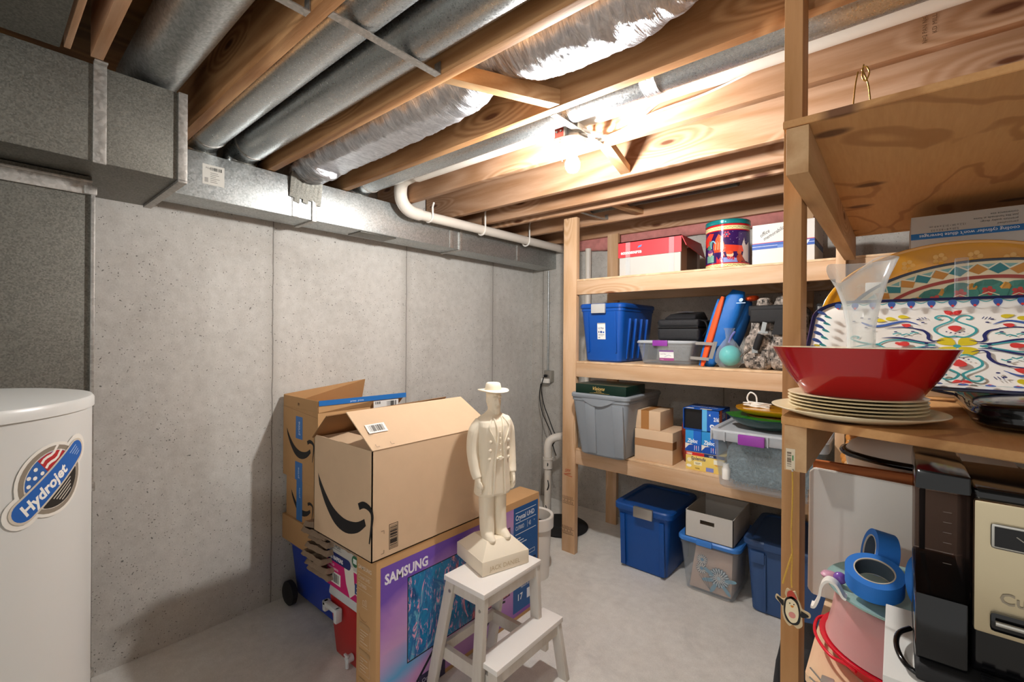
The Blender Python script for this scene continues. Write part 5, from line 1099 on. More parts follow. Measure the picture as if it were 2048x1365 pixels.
t = thing('bag_club_carton', 'large royal blue bag carton with an open dark end, topmost of the pile', 'carton', (1.75, 2.68, .926))
x0, x1, y0, y1, z0, z1 = 1.643, 1.838, 2.600, 2.80, .926, 1.045
bm = NB(); box(bm, x0, x1, y0, y1, z0, z0 + .003); box(bm, x0, x1, y0, y1, z1 - .003, z1); box(bm, x0, x0 + .003, y0, y1, z0, z1); box(bm, x1 - .003, x1, y0, y1, z0, z1); box(bm, x0, x1, y1 - .003, y1, z0, z1); box(bm, x0 + .105, x1, y0, y0 + .003, z0, z1); box(bm, x0 + .103, x0 + .106, y0, y1, z0, z1); part(t, 'carton', bm, 'zblue')
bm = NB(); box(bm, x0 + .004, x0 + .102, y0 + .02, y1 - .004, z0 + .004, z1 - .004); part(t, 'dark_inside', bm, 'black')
pr = Print(face_ny(x0 + .105, y0, z0)); pr.rect(0, 0, .025, .119, '#5fb4e4'); pr.text('4', .035, .085, .018, '#f2f5fa', bold=.02); pr.text('216', .060, .060, .030, '#f2f5fa', bold=.03, rot=PI / 2 * 0, sx=.6); pr.text('oc', .04, .02, .045, '#f2f5fa', bold=.04); pr.done(t, 'end_print')
pr = Print(face_px(x1, y0, z0)); pr.rect(.0, .0, .045, .119, '#d8642c'); pr.text('216', .055, .07, .045, '#c9cfd8', bold=.03, sx=.7); pr.text('QUART', .006, .01, .028, '#f2e4d4', bold=.03, rot=PI / 2); pr.rect(.12, .02, .135, .10, '#c9823c'); pr.done(t, 'side_print')
pr = Print(plane_fn((x0, y0, z1), (1, 0, 0), (0, 1, 0))); pr.poly([(.01, .0), (.06, 0), (.05, .03), (.02, .03)], '#e9e2d8'); pr.text('STORAGE BAGS', .02, .08, .02, '#e6edf6', bold=.02); pr.rect(.09, .0, .15, .03, '#e3d5c4'); pr.text('SNACK', .05, .13, .026, '#e6edf6', bold=.02); pr.done(t, 'top_print')
# big clear bin
t = bin_('clear_bin', 'big clear bin with a purple latch full of shredded stuffing', 1.868, 2.33, 2.375, 2.95, ZL, .992, 'clear', 'clear_t', .022, lid_over=.016, lid_h=.052)
for k in range(7):
    bm = NB(); x = 1.865 + k * .062; box(bm, x, x + .006, 2.352, 2.359, .938, .985, .001)
    if not (2.00 < x < 2.11): part(t, 'lid_rib', bm, 'clear_t')
    else: bm.free()
bm = NB(); box(bm, 1.992, 2.106, 2.340, 2.358, .936, .985, .006); part(t, 'latch', bm, 'purple')
M['shred'] = plain('shredded_stuffing', '#8fa6ad', .6, var=.4, vscale=90, bump=1, bscale=70)
bm = NB(); blob(bm, 1.905, 2.31, 2.415, 2.92, ZL + .014, .925, 21, .006, 8, top=.97)
q = random.Random(5); 
for k in range(420):
    x, z = q.uniform(1.93, 2.29), q.uniform(.73, .91); y = 2.412 - (z - .8) * .06 - .004; a = q.uniform(0, PI); L = q.uniform(.008, .02)
    tube(bm, smooth_path([(x - math.cos(a) * L, y + .004, z - math.sin(a) * L), (x, y, z + .004), (x + math.cos(a) * L, y + .004, z + math.sin(a) * L)], 2), .0011, 4)
s_ = single('shredded_stuffing', bm, 'shred', 'blue-grey shredded stuffing inside the big clear bin', 'stuffing', smooth=60, kind='stuff')
bm = NB(); lathe(bm, [(.001, 0), (.018, 0), (.020, .05), (.014, .06), (.014, .075), (.001, .075)], (1.925 + 0, 2.40 + .006, .745), 16); single('white_bottle', bm, 'porc', 'small white bottle inside the big clear bin at its lower left', 'bottle')
# serving dishes on it
def dish(name, lab, cat, cx, cy, z, r0, r1, h, m_in, m_out, p=2.0, sx=1, sy=1, n=48, scallop=0, th=.005, parts=None):
    t = thing(name, lab, cat, (cx, cy, z)); fn = (lambda a, r, zz: (r * (1 + scallop * math.cos(8 * a) * (r / r1) ** 4), zz)) if scallop else None
    bm = NB(); lathe(bm, [(.001, 0), (r0, 0), (r0 + (r1 - r0) * .55, h * .35), (r1, h - .003), (r1, h)], (cx, cy, z), n, sx, sy, p, fn); part(t, parts[0] if parts else 'outside', bm, m_out, smooth=70)
    bm = NB(); lathe(bm, [(.001, th), (r0 - th, th), (r0 + (r1 - r0) * .55 - th, h * .35 + th), (r1 - .001, h + .001), (r1 + .001, h + .0005), (r1 - .0005, h - .001)][:5], (cx, cy, z), n, sx, sy, p, fn)
    part(t, parts[1] if parts else 'inside', bm, m_in, smooth=70); return t
M['green_o'] = plain('green_glass_outside', '#0b3a34', .1, coat=.5); M['green_i'] = plain('green_glass_inside', '#2f8f2a', .15, coat=.5); M['amber'] = plain('amber_glass', '#a56a1c', .15, coat=.5, var=.3, vscale=70)
dish('green_platter', 'dark green scalloped serving dish on the lid of the big clear bin', 'dish', 2.085, 2.56, .9925, .085, .172, .058, 'green_i', 'green_o', sx=1.15, sy=.85, scallop=.035)
dish('yellow_platter', 'yellow octagonal platter stacked on an amber dish', 'dish', 2.095, 2.575, 1.058, .090, .150, .034, 'yellow', 'yellow', p=3.2, sx=1.08, sy=.85, scallop=.02)
dish('amber_dish', 'woven-look amber dish between the green dish and yellow platter', 'dish', 2.095, 2.575, 1.020, .075, .105, .034, 'amber', 'amber', sx=1.1, sy=.85)
bm = NB(); pts = []
for k in range(34):
    a = k * 1.9; pts.append((2.03 + .045 * math.cos(a) + .02 * math.sin(k * .7), 2.555 + .022 * math.sin(a), 1.092 + .004 * (k % 3) + .0006 * k))
tube(bm, smooth_path(pts, 5), .0035, 7); tube(bm, smooth_path([(2.0, 2.55, 1.10), (1.985, 2.55, 1.135), (2.0, 2.55, 1.165), (2.025, 2.55, 1.15), (2.03, 2.55, 1.11)], 6), .004, 8)
single('coiled_cord', bm, 'cream' if 0 else 'wcable', 'white cord coiled up in the yellow platter with one loop standing', 'cord', smooth=80)

# ================================================================ floor bins
t = bin_('storage_tote', 'dark blue tote with a silver latch on the floor nearest the post', 1.222, 1.552, 2.635, 3.08, .0, .405, 'blue_d', 'blue_d', .022, lid_over=.02, lid_h=.04)
bm = NB(); box(bm, 1.345, 1.465, 2.596, 2.616, .348, .412, .005); part(t, 'latch', bm, 'boxsteel', label='silver-grey latch')
ribs(t, 1.262, 1.512, 2.648, 2.630, .02, .34, 2, 'blue_d', .03, .01)
t = bin_('clear_bin', 'clear tub with a bright blue lid on the floor holding a flowered bag', 1.618, 1.925, 2.63, 3.02, 0, .315, 'clear', 'blue_l', .024, lid_over=.014, lid_h=.028)
bm = NB(); box(bm, 1.715, 1.80, 2.607, 2.618, .285, .318, .005); part(t, 'latch', bm, 'blue_l')
# flowered bag inside
t = thing('flowered_bag', 'pinkish bag printed with blue daisies inside the clear blue-lidded tub', 'bag', (1.79, 2.85, .014)); M['bagp'] = plain('pinkish_card', '#cdb3a2', .6, var=.05)
bm = NB(); hexa(bm, [(1.66, 2.672, .016), (1.885, 2.672, .016), (1.885, 2.96, .016), (1.66, 2.96, .016), (1.70, 2.657, .262), (1.895, 2.657, .262), (1.895, 2.97, .262), (1.70, 2.97, .262)], .004); part(t, 'bag', bm, 'bagp')
pr = Print(plane_fn((1.66, 2.672, .016), (1, 0, 0), (0, -.06, 1)), lift=.002)
def daisy(cx, cy, r, c1, c2, n=14):
    for k in range(n): a = 2 * PI * k / n; pr.disc(cx + r * .6 * math.cos(a), cy + r * .6 * math.sin(a), r * .4, '#4f5f6a', r * .17, 8, a); pr.disc(cx + r * .6 * math.cos(a), cy + r * .6 * math.sin(a), r * .37, c1, r * .085, 8, a)
    pr.disc(cx, cy, r * .28, c2, n=12)
daisy(.075, .175, .032, '#e8e0d6', '#6d9ab8'); daisy(.072, .125, .034, '#e8e0d6', '#6d9ab8'); daisy(.165, .10, .058, '#c9d6dc', '#9cc0d4', 20); daisy(.165, .10, .035, '#e8e4de', '#b7cfda', 14)
for a in (2.6, 3.4, 4.2, 5.4, .2): pr.disc(.165 + .062 * math.cos(a), .09 + .062 * math.sin(a), .032, '#7fa9bd', .011, 10, a)
for k in range(3): pr.stroke([(.06 + .02 * k, .09), (.09 + .01 * k, .05), (.12, .02)], .002, '#56646c', 4)
pr.done(t, 'flower_print')
t = thing('white_open_box', 'open white cardboard box with a hand slot on top of the blue-lidded tub', 'cardboard box', (1.77, 2.80, .3155))
x0, x1, y0, y1, z0, z1 = 1.650, 1.905, 2.625, 2.98, .3155, .462; M['wbox_in'] = plain('greyish_box_inside', '#b9b0a4', .8)
bm = NB(); box(bm, x0, x1, y0, y1, z0, z0 + .003); box(bm, x0, x0 + .004, y0, y1, z0, z1); box(bm, x1 - .004, x1, y0, y1, z0, z1); box(bm, x0, x1, y1 - .004, y1, z0, z1)
box(bm, x0, x1, y0, y0 + .004, z0, z0 + .086); box(bm, x0, x1, y0, y0 + .004, z0 + .108, z1); box(bm, x0, x0 + .082, y0, y0 + .004, z0 + .086, z0 + .108); box(bm, x0 + .158, x1, y0, y0 + .004, z0 + .086, z0 + .108); part(t, 'carton', bm, 'carton_w')
t = bin_('storage_tote', 'slate blue tote on the floor half hidden behind the near post', 1.962, 2.42, 2.65, 3.10, .0, .385, 'navy', 'navy', .022, lid_over=.018, lid_h=.03)
ribs(t, 2.05, 2.34, 2.662, 2.648, .02, .32, 3, 'navy', .012, .006)
bm = NB(); box(bm, 1.985, 2.05, 2.635, 2.66, .27, .33, .004); part(t, 'corner_grip', bm, 'navy')
bm = NB(); box(bm, 2.05, 2.16, 2.622, 2.634, .352, .388, .004); part(t, 'latch', bm, 'navy')
bm = NB(); blob(bm, 2.262, 2.43, 1.60, 1.86, .0, .49, 33, .012, 2.6, top=.92); single('black_fabric_bag', bm, 'fabric_k', 'black slumped fabric bag on the floor behind the near post', 'bag', smooth=80)
# ================================================================ near shelving unit
t = thing('near_shelving', 'nearest shelving unit of rough pine and plywood at the right edge', 'shelving unit', (2.75, 1.6, 0))
bm = NB(); box(bm, 2.366, 2.402, 1.205, 1.288, 0, 2.44, .0015); part(t, 'post', bm, 'wood_zd')
bm = NB(); box(bm, 3.2, 3.236, 1.205, 1.288, 0, 2.0, .0015); part(t, 'post', bm, 'wood_zd')
for z0, z1 in ((1.757, 1.846), (1.196, 1.282)):
    bm = NB(); box(bm, 2.4045, 2.441, 1.0, 2.25, z0, z1, .0015); cb = part(t, 'cross_beam', bm, 'wood_y')
pr = Print(face_ny(2.4045, 1.0, 1.196)); pr.rect(.003, .002, .018, .042, '#e3d3b8'); pr.bars(.005, .008, .012, .036, '#6f5a48', vertical=False, n=14); pr.rect(.0135, .02, .0155, .03, '#2f8a4a'); pr.done(cb, 'bar_code_tag', 'small paper bar code tag')
bm = NB(); prism(bm, [(2.399, .998), (3.3, .998), (3.3, 2.25), (2.399, 2.25)], 1.847, 1.861, .001); part(t, 'upper_board', bm, 'ply')
bm = NB(); prism(bm, [(2.399, 1.000), (2.70, .903), (3.3, .75), (3.3, 2.25), (2.399, 2.25)], 1.283, 1.298, .001); part(t, 'middle_board', bm, 'ply')
bm = NB(); prism(bm, [(2.441, 1.000), (2.53, .86), (3.3, .72), (3.3, 2.2), (2.441, 2.2)], .812, .829, .001); part(t, 'bottom_board', bm, 'ply_pale')
bm = NB(); prism(bm, [(2.443, .998), (2.532, .862), (3.2, .74), (3.2, .78), (2.55, .90), (2.465, 1.01)], .725, .811, .001); part(t, 'bottom_beam', bm, 'board_o')
bm = NB(); box(bm, 2.441, 2.477, 1.02, 2.2, .725, .811, .001); part(t, 'bottom_beam', bm, 'wood_y')
NZ, BZ = 1.2985, .8295
# brass wire hook on the top board
bm = NB(); tube(bm, smooth_path([(2.505, 1.02, 1.862), (2.508, 1.02, 1.90), (2.512, 1.02, 1.925)], 5), .0012, 8); tube(bm, smooth_path([(2.53, 1.02, 1.862), (2.527, 1.02, 1.895), (2.522, 1.02, 1.915), (2.518, 1.02, 1.928), (2.524, 1.02, 1.930), (2.528, 1.02, 1.918), (2.523, 1.02, 1.905), (2.518, 1.02, 1.915), (2.520, 1.02, 1.935)], 6), .0012, 8); tube(bm, [(2.508, 1.02, 1.863), (2.53, 1.02, 1.863)], .002, 8)
single('wire_hanger', bm, 'brass', 'small curled brass wire plate hanger standing on the upper board', 'wire hanger')

# ---- dinner plates, bowl, carafe
pcx, pcy = 2.506, 1.075
def plate(name, lab, r, z, h, m_, cat='plate', group=None, cx=pcx, cy=pcy, sx=1, sy=1):
    bm = NB(); lathe(bm, [(.001, .0), (r * .62, 0), (r * .70, .003), (r, h - .0015), (r + .001, h), (r - .002, h + .001), (r * .70, .0055), (r * .60, .0035), (.001, .0035)], (cx, cy, z), 72, sx, sy)
    return single(name, bm, m_, lab, cat, group, smooth=50)
plate('serving_platter', 'large tan-rimmed cream platter under the stack of small plates', .134, NZ + .0005, .017, 'cream', 'platter')
bm = NB(); lathe(bm, [(.122, .0132), (.1345, .0180), (.1352, .0190), (.1335, .0195), (.121, .0150)], (pcx, pcy, NZ), 72); 
single('platter_rim_glaze', bm, 'creamrim', 'tan glazed rim band of the large cream platter', 'platter') if 0 else bm.free()
for k, nm in enumerate(('lowest', 'second from the bottom', 'middle', 'second from the top', 'topmost')):
    plate('small_plate', 'small cream plate, %s in the stack of five under the red bowl' % nm, .106, NZ + .0110 + k * .0062, .0085, 'cream', group='stack of five small plates')
t = thing('red_bowl', 'glossy red boat-shaped serving bowl standing on the plates', 'bowl', (2.513, 1.075, 1.3375))
bz = 1.3385
bm = NB(); lathe(bm, [(.001, 0), (.082, 0), (.088, .003), (.116, .045), (.1405, .091), (.1395, .0915)], (2.513, 1.075, bz), 72, 1, .62, 2.6); part(t, 'outside', bm, 'red', smooth=60)
bm = NB(); lathe(bm, [(.001, .005), (.080, .005), (.112, .046), (.1365, .0912), (.1398, .0918)], (2.513, 1.075, bz), 72, 1, .62, 2.6); part(t, 'inside', bm, 'cream', smooth=60)
t = thing('glass_carafe', 'clear glass carafe with a flaring wavy rim standing in the red bowl', 'carafe', (2.516, 1.078, bz + .0065))
def cf(a, r, z):
    u = max(0, (z - .15) / .10); return (r * (1 + .03 * u * math.cos(2 * a)), z - .045 * u * max(0, math.cos(a + 2.2)) ** 3)
bm = NB(); lathe(bm, [(.001, 0), (.034, 0), (.036, .004), (.026, .05), (.0215, .085), (.0225, .125), (.029, .17), (.040, .215), (.053, .250), (.0515, .2505), (.038, .216), (.0272, .172), (.0205, .126), (.0195, .086), (.024, .052), (.031, .012), (.001, .010)], (2.516, 1.078, bz + .0065), 56, fn=cf); part(t, 'body', bm, 'carafe', smooth=80)

# ---- patterned platters
t = thing('black_wrapped_tray', 'glossy black tray in crinkled wrap under the patterned rectangular tray', 'tray', (2.9, 1.25, NZ))
bm = NB(); blob(bm, 2.665, 3.10, 1.04, 1.50, NZ, 1.350, 51, .006, 10, top=.98); part(t, 'wrapped_tray', bm, 'blackg', smooth=60)
t = thing('patterned_tray', 'large rectangular white tray with blue, teal and red folk pattern leaning back', 'tray', (2.665, 1.35, NZ))
o = Vector((2.665, 1.350, 1.432)); ux = Vector((1, 0, 0)); uy = Vector((0, .26, .188)).normalized(); nn = ux.cross(uy)
def trayring(hx_, hy_, r, off, n=10):
    out = []
    for px, py, sa in ((hx_ - r, -hy_ + r, -PI / 2), (hx_ - r, hy_ - r, 0), (-hx_ + r, hy_ - r, PI / 2), (-hx_ + r, -hy_ + r, PI)):
        for k in range(n + 1): a = sa + PI / 2 * k / n; out.append(o + ux * (px + r * math.cos(a)) + uy * (py + r * math.sin(a)) + nn * off)
    return out
bm = NB(); loft(bm, [trayring(.195, .115, .05, -.004), trayring(.262, .160, .07, .012), trayring(.265, .163, .07, .016), trayring(.262, .160, .07, .018), trayring(.205, .125, .05, .0), ]); 
part(t, 'tray_body', bm, 'paper' if 0 else 'porc', smooth=50)
bm = NB(); loft(bm, [trayring(.258, .156, .068, .0165), trayring(.266, .164, .071, .0150), trayring(.268, .166, .072, .018), trayring(.2655, .1635, .071, .0205), trayring(.259, .157, .068, .0185), trayring(.258, .156, .068, .0165)], caps=False); part(t, 'navy_rim', bm, pm('#1d2347', .2))
def tfn(u, v, l):
    ex = max(0, (abs(u) - .203) / .055); ey = max(0, (abs(v) - .123) / .035); h_ = .0 + .018 * min(1, max(ex, ey))
    return o + ux * u + uy * v + nn * (h_ + l)
pr = Print(tfn, .02, .0007); NV, TL, RD, YL, LB = '#242c66', '#3f9fa3', '#d83f3c', '#d6c028', '#3d5fa6'
P4 = lambda f: [f(1, 1), f(-1, 1), f(1, -1), f(-1, -1)]
for k in range(4): a = PI / 4 + k * PI / 2; pr.drop(.020 * math.cos(a), .020 * math.sin(a) * 1.0, .034, .024, a + PI, YL)
pr.disc(0, 0, .006, TL)
for sy in (1, -1):
    for sx_ in (1, -1):
        q_ = lambda pts: [(x * sx_, y * sy) for x, y in pts]
        pr.stroke(q_([(.0, .036), (.012, .032), (.022, .038), (.032, .052), (.032, .066), (.022, .078), (.010, .088), (.003, .098), (.010, .112), (.022, .116), (.030, .108), (.026, .100), (.020, .102)]), .0045, TL, 4)
        pr.stroke(q_([(.020, .022), (.036, .016), (.044, .024), (.044, .040), (.052, .056), (.064, .062), (.070, .068)]), .0065, NV, 4, True)
        pr.stroke(q_([(.030, .010), (.055, .012), (.085, .024), (.105, .028), (.125, .026)]), .006, NV, 4, True)
        pr.stroke(q_([(.034, .0), (.055, .008), (.085, .018), (.110, .018), (.125, .008), (.130, .0)]), .004, TL, 4)
        pr.stroke(q_([(.130, .0), (.150, .004), (.170, .012), (.182, .022), (.178, .032), (.168, .030), (.170, .022)]), .004, TL, 4)
        pr.stroke(q_([(.060, .080), (.082, .094), (.105, .086), (.120, .078), (.142, .074), (.160, .086), (.165, .092)][::-1]), .009, LB, 4, True)
        pr.stroke(q_([(.055, .060), (.088, .070), (.12, .064)]), .004, NV, 4, True)
        for xx, yy in ((.085, .112), (.108, .104), (.128, .098)): pr.drop(xx * sx_, yy * sy, .022, .012, .3 * sx_ * sy, YL)
        pr.drop(.082 * sx_, .084 * sy * .92, .018, .012, 2.7, RD); pr.drop(.095 * sx_, .006 * sy, .012, .007, 0, RD) if sy > 0 else None
        for xx, yy in ((.060, .100), (.052, .088), (.070, .052), (.100, .050), (.14, .055), (.155, .068), (.135, .110), (.15, .105), (.165, .11), (.18, .095), (.048, .006)): pr.disc(xx * sx_, yy * sy, .0034, NV, .0024, 8)
        for xx, yy in ((.06, .045), (.075, .038), (.09, .042)): pr.stroke([(xx * sx_, yy * sy), ((xx + .006) * sx_, (yy + .004) * sy), ((xx + .015) * sx_, (yy - .002) * sy)], .0035, TL)
        for xx in (.045, .05, .055): pr.stroke([(xx * sx_, (.110 - xx * .2) * sy), ((xx + .004) * sx_, (.118 - xx * .2) * sy)], .0016, NV)
    pr.drop(0, .062 * sy, .024, .018, PI / 2 * sy + PI, RD)
    for k in range(5): pr.disc((-.014 + k * .007), (.050 - .003 * (2 - abs(k - 2)) + .0) * sy, .0018, NV, n=8)
    pr.drop(-.008, .124 * sy, .018, .010, 2.5 * sy, RD); pr.drop(.008, .124 * sy, .018, .010, .65 * sy, RD)
for sx_ in (1, -1):
    pr.drop(.088 * sx_, 0, .024, .014, 0 if sx_ > 0 else PI, RD); pr.drop(.222 * sx_, -.03, .020, .013, .8, RD); pr.drop(.222 * sx_, -.042, .020, .013, -.8, RD); pr.drop(.244 * sx_, -.03, .014, .010, .8, YL); pr.drop(.244 * sx_, -.04, .014, .010, -.8, YL)
for k in range(13):
    x = -.216 + k * .036
    for sy in (1, -1):
        pr.drop(x, .143 * sy, .019, .012, -PI / 2 * sy, LB); pr.disc(x, .138 * sy, .0028, RD, n=8)
        pr.stroke([(x + .003, .152 * sy), (x + .018, .146 * sy), (x + .033, .152 * sy)], .0022, TL, 4, True)
for k in range(8):
    y = -.105 + k * .030
    for sx_ in (1, -1):
        pr.drop(.245 * sx_, y, .024, .011, (PI if sx_ > 0 else 0) + .5 * sx_, LB); pr.drop(.232 * sx_, y - .012, .018, .008, (PI if sx_ > 0 else 0) - .4, TL)
pr.done(t, 'folk_pattern')

def oval(name, lab, cx, cy, cz, a_, b_, lean, body, rimm, rimw=.006, depth=.022):
    t = thing(name, lab, 'platter', (cx, cy, NZ)); O = Vector((cx, cy, cz)); UX = Vector((1, 0, 0)); UY = Vector((0, math.sin(lean), math.cos(lean))); N_ = UX.cross(UY)
    er = lambda s_, off: [O + UX * a_ * s_ * math.cos(2 * PI * k / 72) + UY * b_ * s_ * math.sin(2 * PI * k / 72) + N_ * off for k in range(72)]
    bm = NB(); loft(bm, [er(.66, -.006), er(.98, depth - .005), er(1.0, depth), er(.97, depth), er(.66, .0)]); part(t, 'platter_body', bm, body, smooth=50)
    if rimm:
        bm = NB(); loft(bm, [er(.965, depth - .001), er(1.0, depth - .002), er(1.006, depth + .001), er(.995, depth + .003), er(.967, depth + .001)], caps=False); part(t, 'rim', bm, rimm, smooth=50)
    def f(u, v, l):
        q_ = math.hypot(u / a_, v / b_); h_ = depth * max(0, min(1, (q_ - .66) / .31)); return O + UX * u + UY * v + N_ * (h_ + l)
    return t, f, a_, b_
t, f, a_, b_ = oval('oval_platter', 'navy-rimmed oval platter with teal and terracotta floral border behind the folk tray', 2.735, 1.555, 1.470, .285, .172, .28, 'cream', pm('#15192e', .2))
pr = Print(f, .02, .0008); el = lambda s_, k, n: (a_ * s_ * math.cos(2 * PI * k / n), b_ * s_ * math.sin(2 * PI * k / n))
n = 120; pr.add([el(.93, k, n) for k in range(n)] + [el(.86, k, n) for k in range(n)], [(k, (k + 1) % n, n + (k + 1) % n, n + k) for k in range(n)], '#7fb0ad')
for k in range(44):
    a0_, a1_, a2_ = k, k + .5, k + 1; pr.poly([el(.86, a0_, 44), el(.935, a1_, 44), el(.86, a2_, 44), el(.80, a1_, 44)], '#c98a3a' if k % 2 else '#2f7f86'); pr.stroke([el(.87, a0_, 44), el(.95, a1_, 44), el(.87, a2_, 44)], .003, '#e6e0c8')
pr.stroke([el(.76, k, n) for k in range(n + 1)], .0075, '#a8433a')
for k in range(20):
    x, y = el(.56, k, 20); pr.disc(x, y, .034, '#3f7f72', .028, 14); pr.disc(x, y, .008, '#a83a36', n=10)
    for j in range(5): aa = j * 1.256; pr.disc(x + .008 * math.cos(aa), y + .008 * math.sin(aa), .0045, '#b8443e', n=8)
    pr.stroke([(x - .018, y - .012), (x, y - .003), (x + .018, y - .012)], .002, '#d9d3b0'); x, y = el(.63, k + .5, 20); pr.disc(x, y, .010, '#c9913e', n=8)
pr.done(t, 'floral_border')
bm = NB(); box(bm, 2.672, 2.696, 1.505, 1.530, 1.42, 1.640, .004); part(t, 'clear_holder_strap', bm, 'clear')
t, f, a_, b_ = oval('yellow_platter', 'large mustard yellow oval platter rising behind the navy-rimmed one', 2.690, 1.695, 1.505, .300, .205, .20, 'yellow', 'yellow')
pr = Print(f, .02, .0008); M['yel2'] = plain('mustard_relief', '#dba32c', .15, coat=.4)
for k in range(22):
    x, y = a_ * .8 * math.cos(2 * PI * k / 22), b_ * .8 * math.sin(2 * PI * k / 22)
    for j in range(5): aa = j * 1.256; pr.disc(x + .010 * math.cos(aa), y + .010 * math.sin(aa), .006, 'yel2', n=8)
pr.done(t, 'embossed_flowers')
t = prbox('white_carton', 'white carton with faint line drawings between the oval platters', 2.50, 3.05, 1.700 if 0 else 1.590, 1.612, NZ, 1.600, 'paper', 'cardboard box')
pr = Print(face_ny(2.50, 1.590, NZ)); 
for k in range(9): pr.stroke([(.03 + k * .05, .26), (.06 + k * .05, .29), (.05 + k * .05, .25), (.08 + k * .05, .28)], .0015, '#6b665f')
pr.done(t, 'line_drawing')
t = prbox('ice_cream_maker_carton', 'white carton with upside-down printing and a blue band, highest on the near shelf', 2.597, 3.10, 1.770, 2.05, NZ, 1.800, 'carton_w', 'cardboard box')
pr = Print(face_ny(2.597, 1.770, NZ)); W_ = .503; pr.rect(0, .435, .225, .452, '#1b6fb4')
ud = lambda s_, x, y, sz, c_, **k: pr.text(s_, x, y, sz, c_, rot=PI, **k)
ud("cooling cylinder won't dilute beverages", .215, .4475, .0125, '#eef2f6', bold=.01)
for k, s_ in enumerate(('personalised', 'premium quality design', 'just like handmade at home', 'convenience size')): ud('• ' + s_ if 0 else s_, .212, .462 + k * .009, .0075, '#57524c')
ud('5.25 x 8 • 8.5 x 2.5', .10, .460, .0075, '#57524c'); ud('13.2 x 20 • 21.5 x 6.3 cm', .115, .470, .0075, '#57524c'); pr.disc(.255, .448, .028, '#8f8a84'); pr.disc(.255, .448, .0265, '#c9c3ba'); pr.done(t, 'upside_down_print')

# ================================================================ bottom near shelf
t = prbox('woodgrain_board', 'orange woodgrain panel standing behind the white cutting board', 2.413, 2.86, 1.322, 1.338, BZ, 1.150, 'board_o', 'panel')
t = thing('cutting_board', 'white plastic cutting board standing upright behind the tape rolls', 'cutting board', (2.52, 1.31, BZ))
bm = NB(); slab(bm, [(.0, .0), (.0, .0)][:0] + [(x, y) for x, y in [(.010, 0), (.26, 0), (.270, .008), (.270, .290), (.262, .298), (.012, .305), (.002, .295), (0, .012)]], (2.405, 1.318, BZ + .0005), (1, 0, 0), (0, -.0, 1), .010, .002); part(t, 'board', bm, 'porc')
bm = NB()
for k in range(24): tube(bm, [(2.4045 + .002 * math.cos(a), 1.325 + .004 * math.sin(a), 1.00 + k * .0032) for a in [j * PI / 3 for j in range(7)]], .0005, 4)
single('spiral_notebook_coil', bm, 'brass', 'fine wire spiral binding peeking out left of the white cutting board', 'notebook')
t = carton('brown_carton', 'brown carton hidden behind the woodgrain panel, under the roasting pan', 2.455, 2.85, 1.345, 1.62, BZ, 1.095, 'cbd2', 'cardboard box')
t = thing('roasting_pan', 'white enamel roasting pan with black rim and domed lid under the plates shelf', 'roasting pan', (2.62, 1.50, 1.0955))
bm = NB(); lathe(bm, [(.001, 0), (.13, 0), (.150, .012), (.158, .052), (.001, .052)], (2.62, 1.50, 1.0955), 56, 1.0, .78); part(t, 'pan', bm, 'white')
bm = NB(); lathe(bm, [(.155, .050), (.166, .052), (.169, .057), (.166, .064), (.156, .066), (.150, .060)], (2.62, 1.50, 1.0955), 56, 1, .78); part(t, 'black_rim', bm, 'blackg', smooth=60)
bm = NB(); lathe(bm, [(.155, .066), (.145, .082), (.11, .104), (.06, .116), (.001, .119)], (2.62, 1.50, 1.0955), 56, 1, .78); part(t, 'domed_lid', bm, 'white', smooth=60)
carton('brown_carton', 'brown carton hidden behind the roasting pan, under the leather bag', 2.45, 2.70, 1.68, 1.90, BZ, 1.02, 'cbd2', 'cardboard box')
t = thing('leather_bag', 'tan leather bag with stitched seam behind the white roasting pan', 'bag', (2.50, 1.80, 1.0205))
bm = NB(); blob(bm, 2.44, 2.62, 1.72, 1.88, 1.0205, 1.16, 61, .02, 2.6); part(t, 'bag_body', bm, 'leather', smooth=80)
bm = NB()
for k in range(9): tube(bm, [(2.455 + k * .009, 1.715, 1.135 - k * .006), (2.460 + k * .009, 1.713, 1.138 - k * .006)], .0015, 5)
part(t, 'stitching', bm, 'cream')
# cake carrier
ccx, ccy = 2.588, 1.122
t = thing('cake_carrier', 'round cake carrier with red base and frosted pink dome under the tape rolls', 'cake carrier', (ccx, ccy, BZ)); M['hotred'] = plain('hot_red_plastic', '#d8142c', .25)
bm = NB(); lathe(bm, [(.001, 0), (.105, 0), (.112, .004), (.130, .028), (.138, .034), (.138, .038), (.128, .036), (.118, .030), (.001, .026)], (ccx, ccy, BZ), 64, 1, .98); part(t, 'base', bm, 'hotred', smooth=50)
bm = NB(); tube(bm, smooth_path([(ccx + .136 * math.cos(a), ccy + .134 * math.sin(a), BZ + .034) for a in (R(155), R(162))] + [(ccx + .146 * math.cos(a), ccy + .144 * math.sin(a), BZ + .030) for a in (R(168), R(180), R(195), R(210), R(222))] + [(ccx + .136 * math.cos(a), ccy + .134 * math.sin(a), BZ + .030) for a in (R(230), R(238))], 5), .003, 8); part(t, 'side_handle', bm, 'hotred', smooth=60)
bm = NB(); lathe(bm, [(.128, .0385), (.126, .042), (.117, .085), (.112, .120), (.104, .130), (.001, .134), (.001, .131), (.103, .127), (.109, .118), (.114, .084), (.122, .042), (.125, .0385)], (ccx, ccy, BZ), 64); part(t, 'dome', bm, 'dome', smooth=60)
bm = NB(); lathe(bm, [(.001, 0), (.095, 0), (.098, .008), (.094, .055), (.001, .060)], (ccx, ccy, BZ + .030), 48); M['pinkcake'] = plain('pink_filling', '#d2545a', .7); part(t, 'filling', bm, 'pinkcake')
gz = BZ + .1345
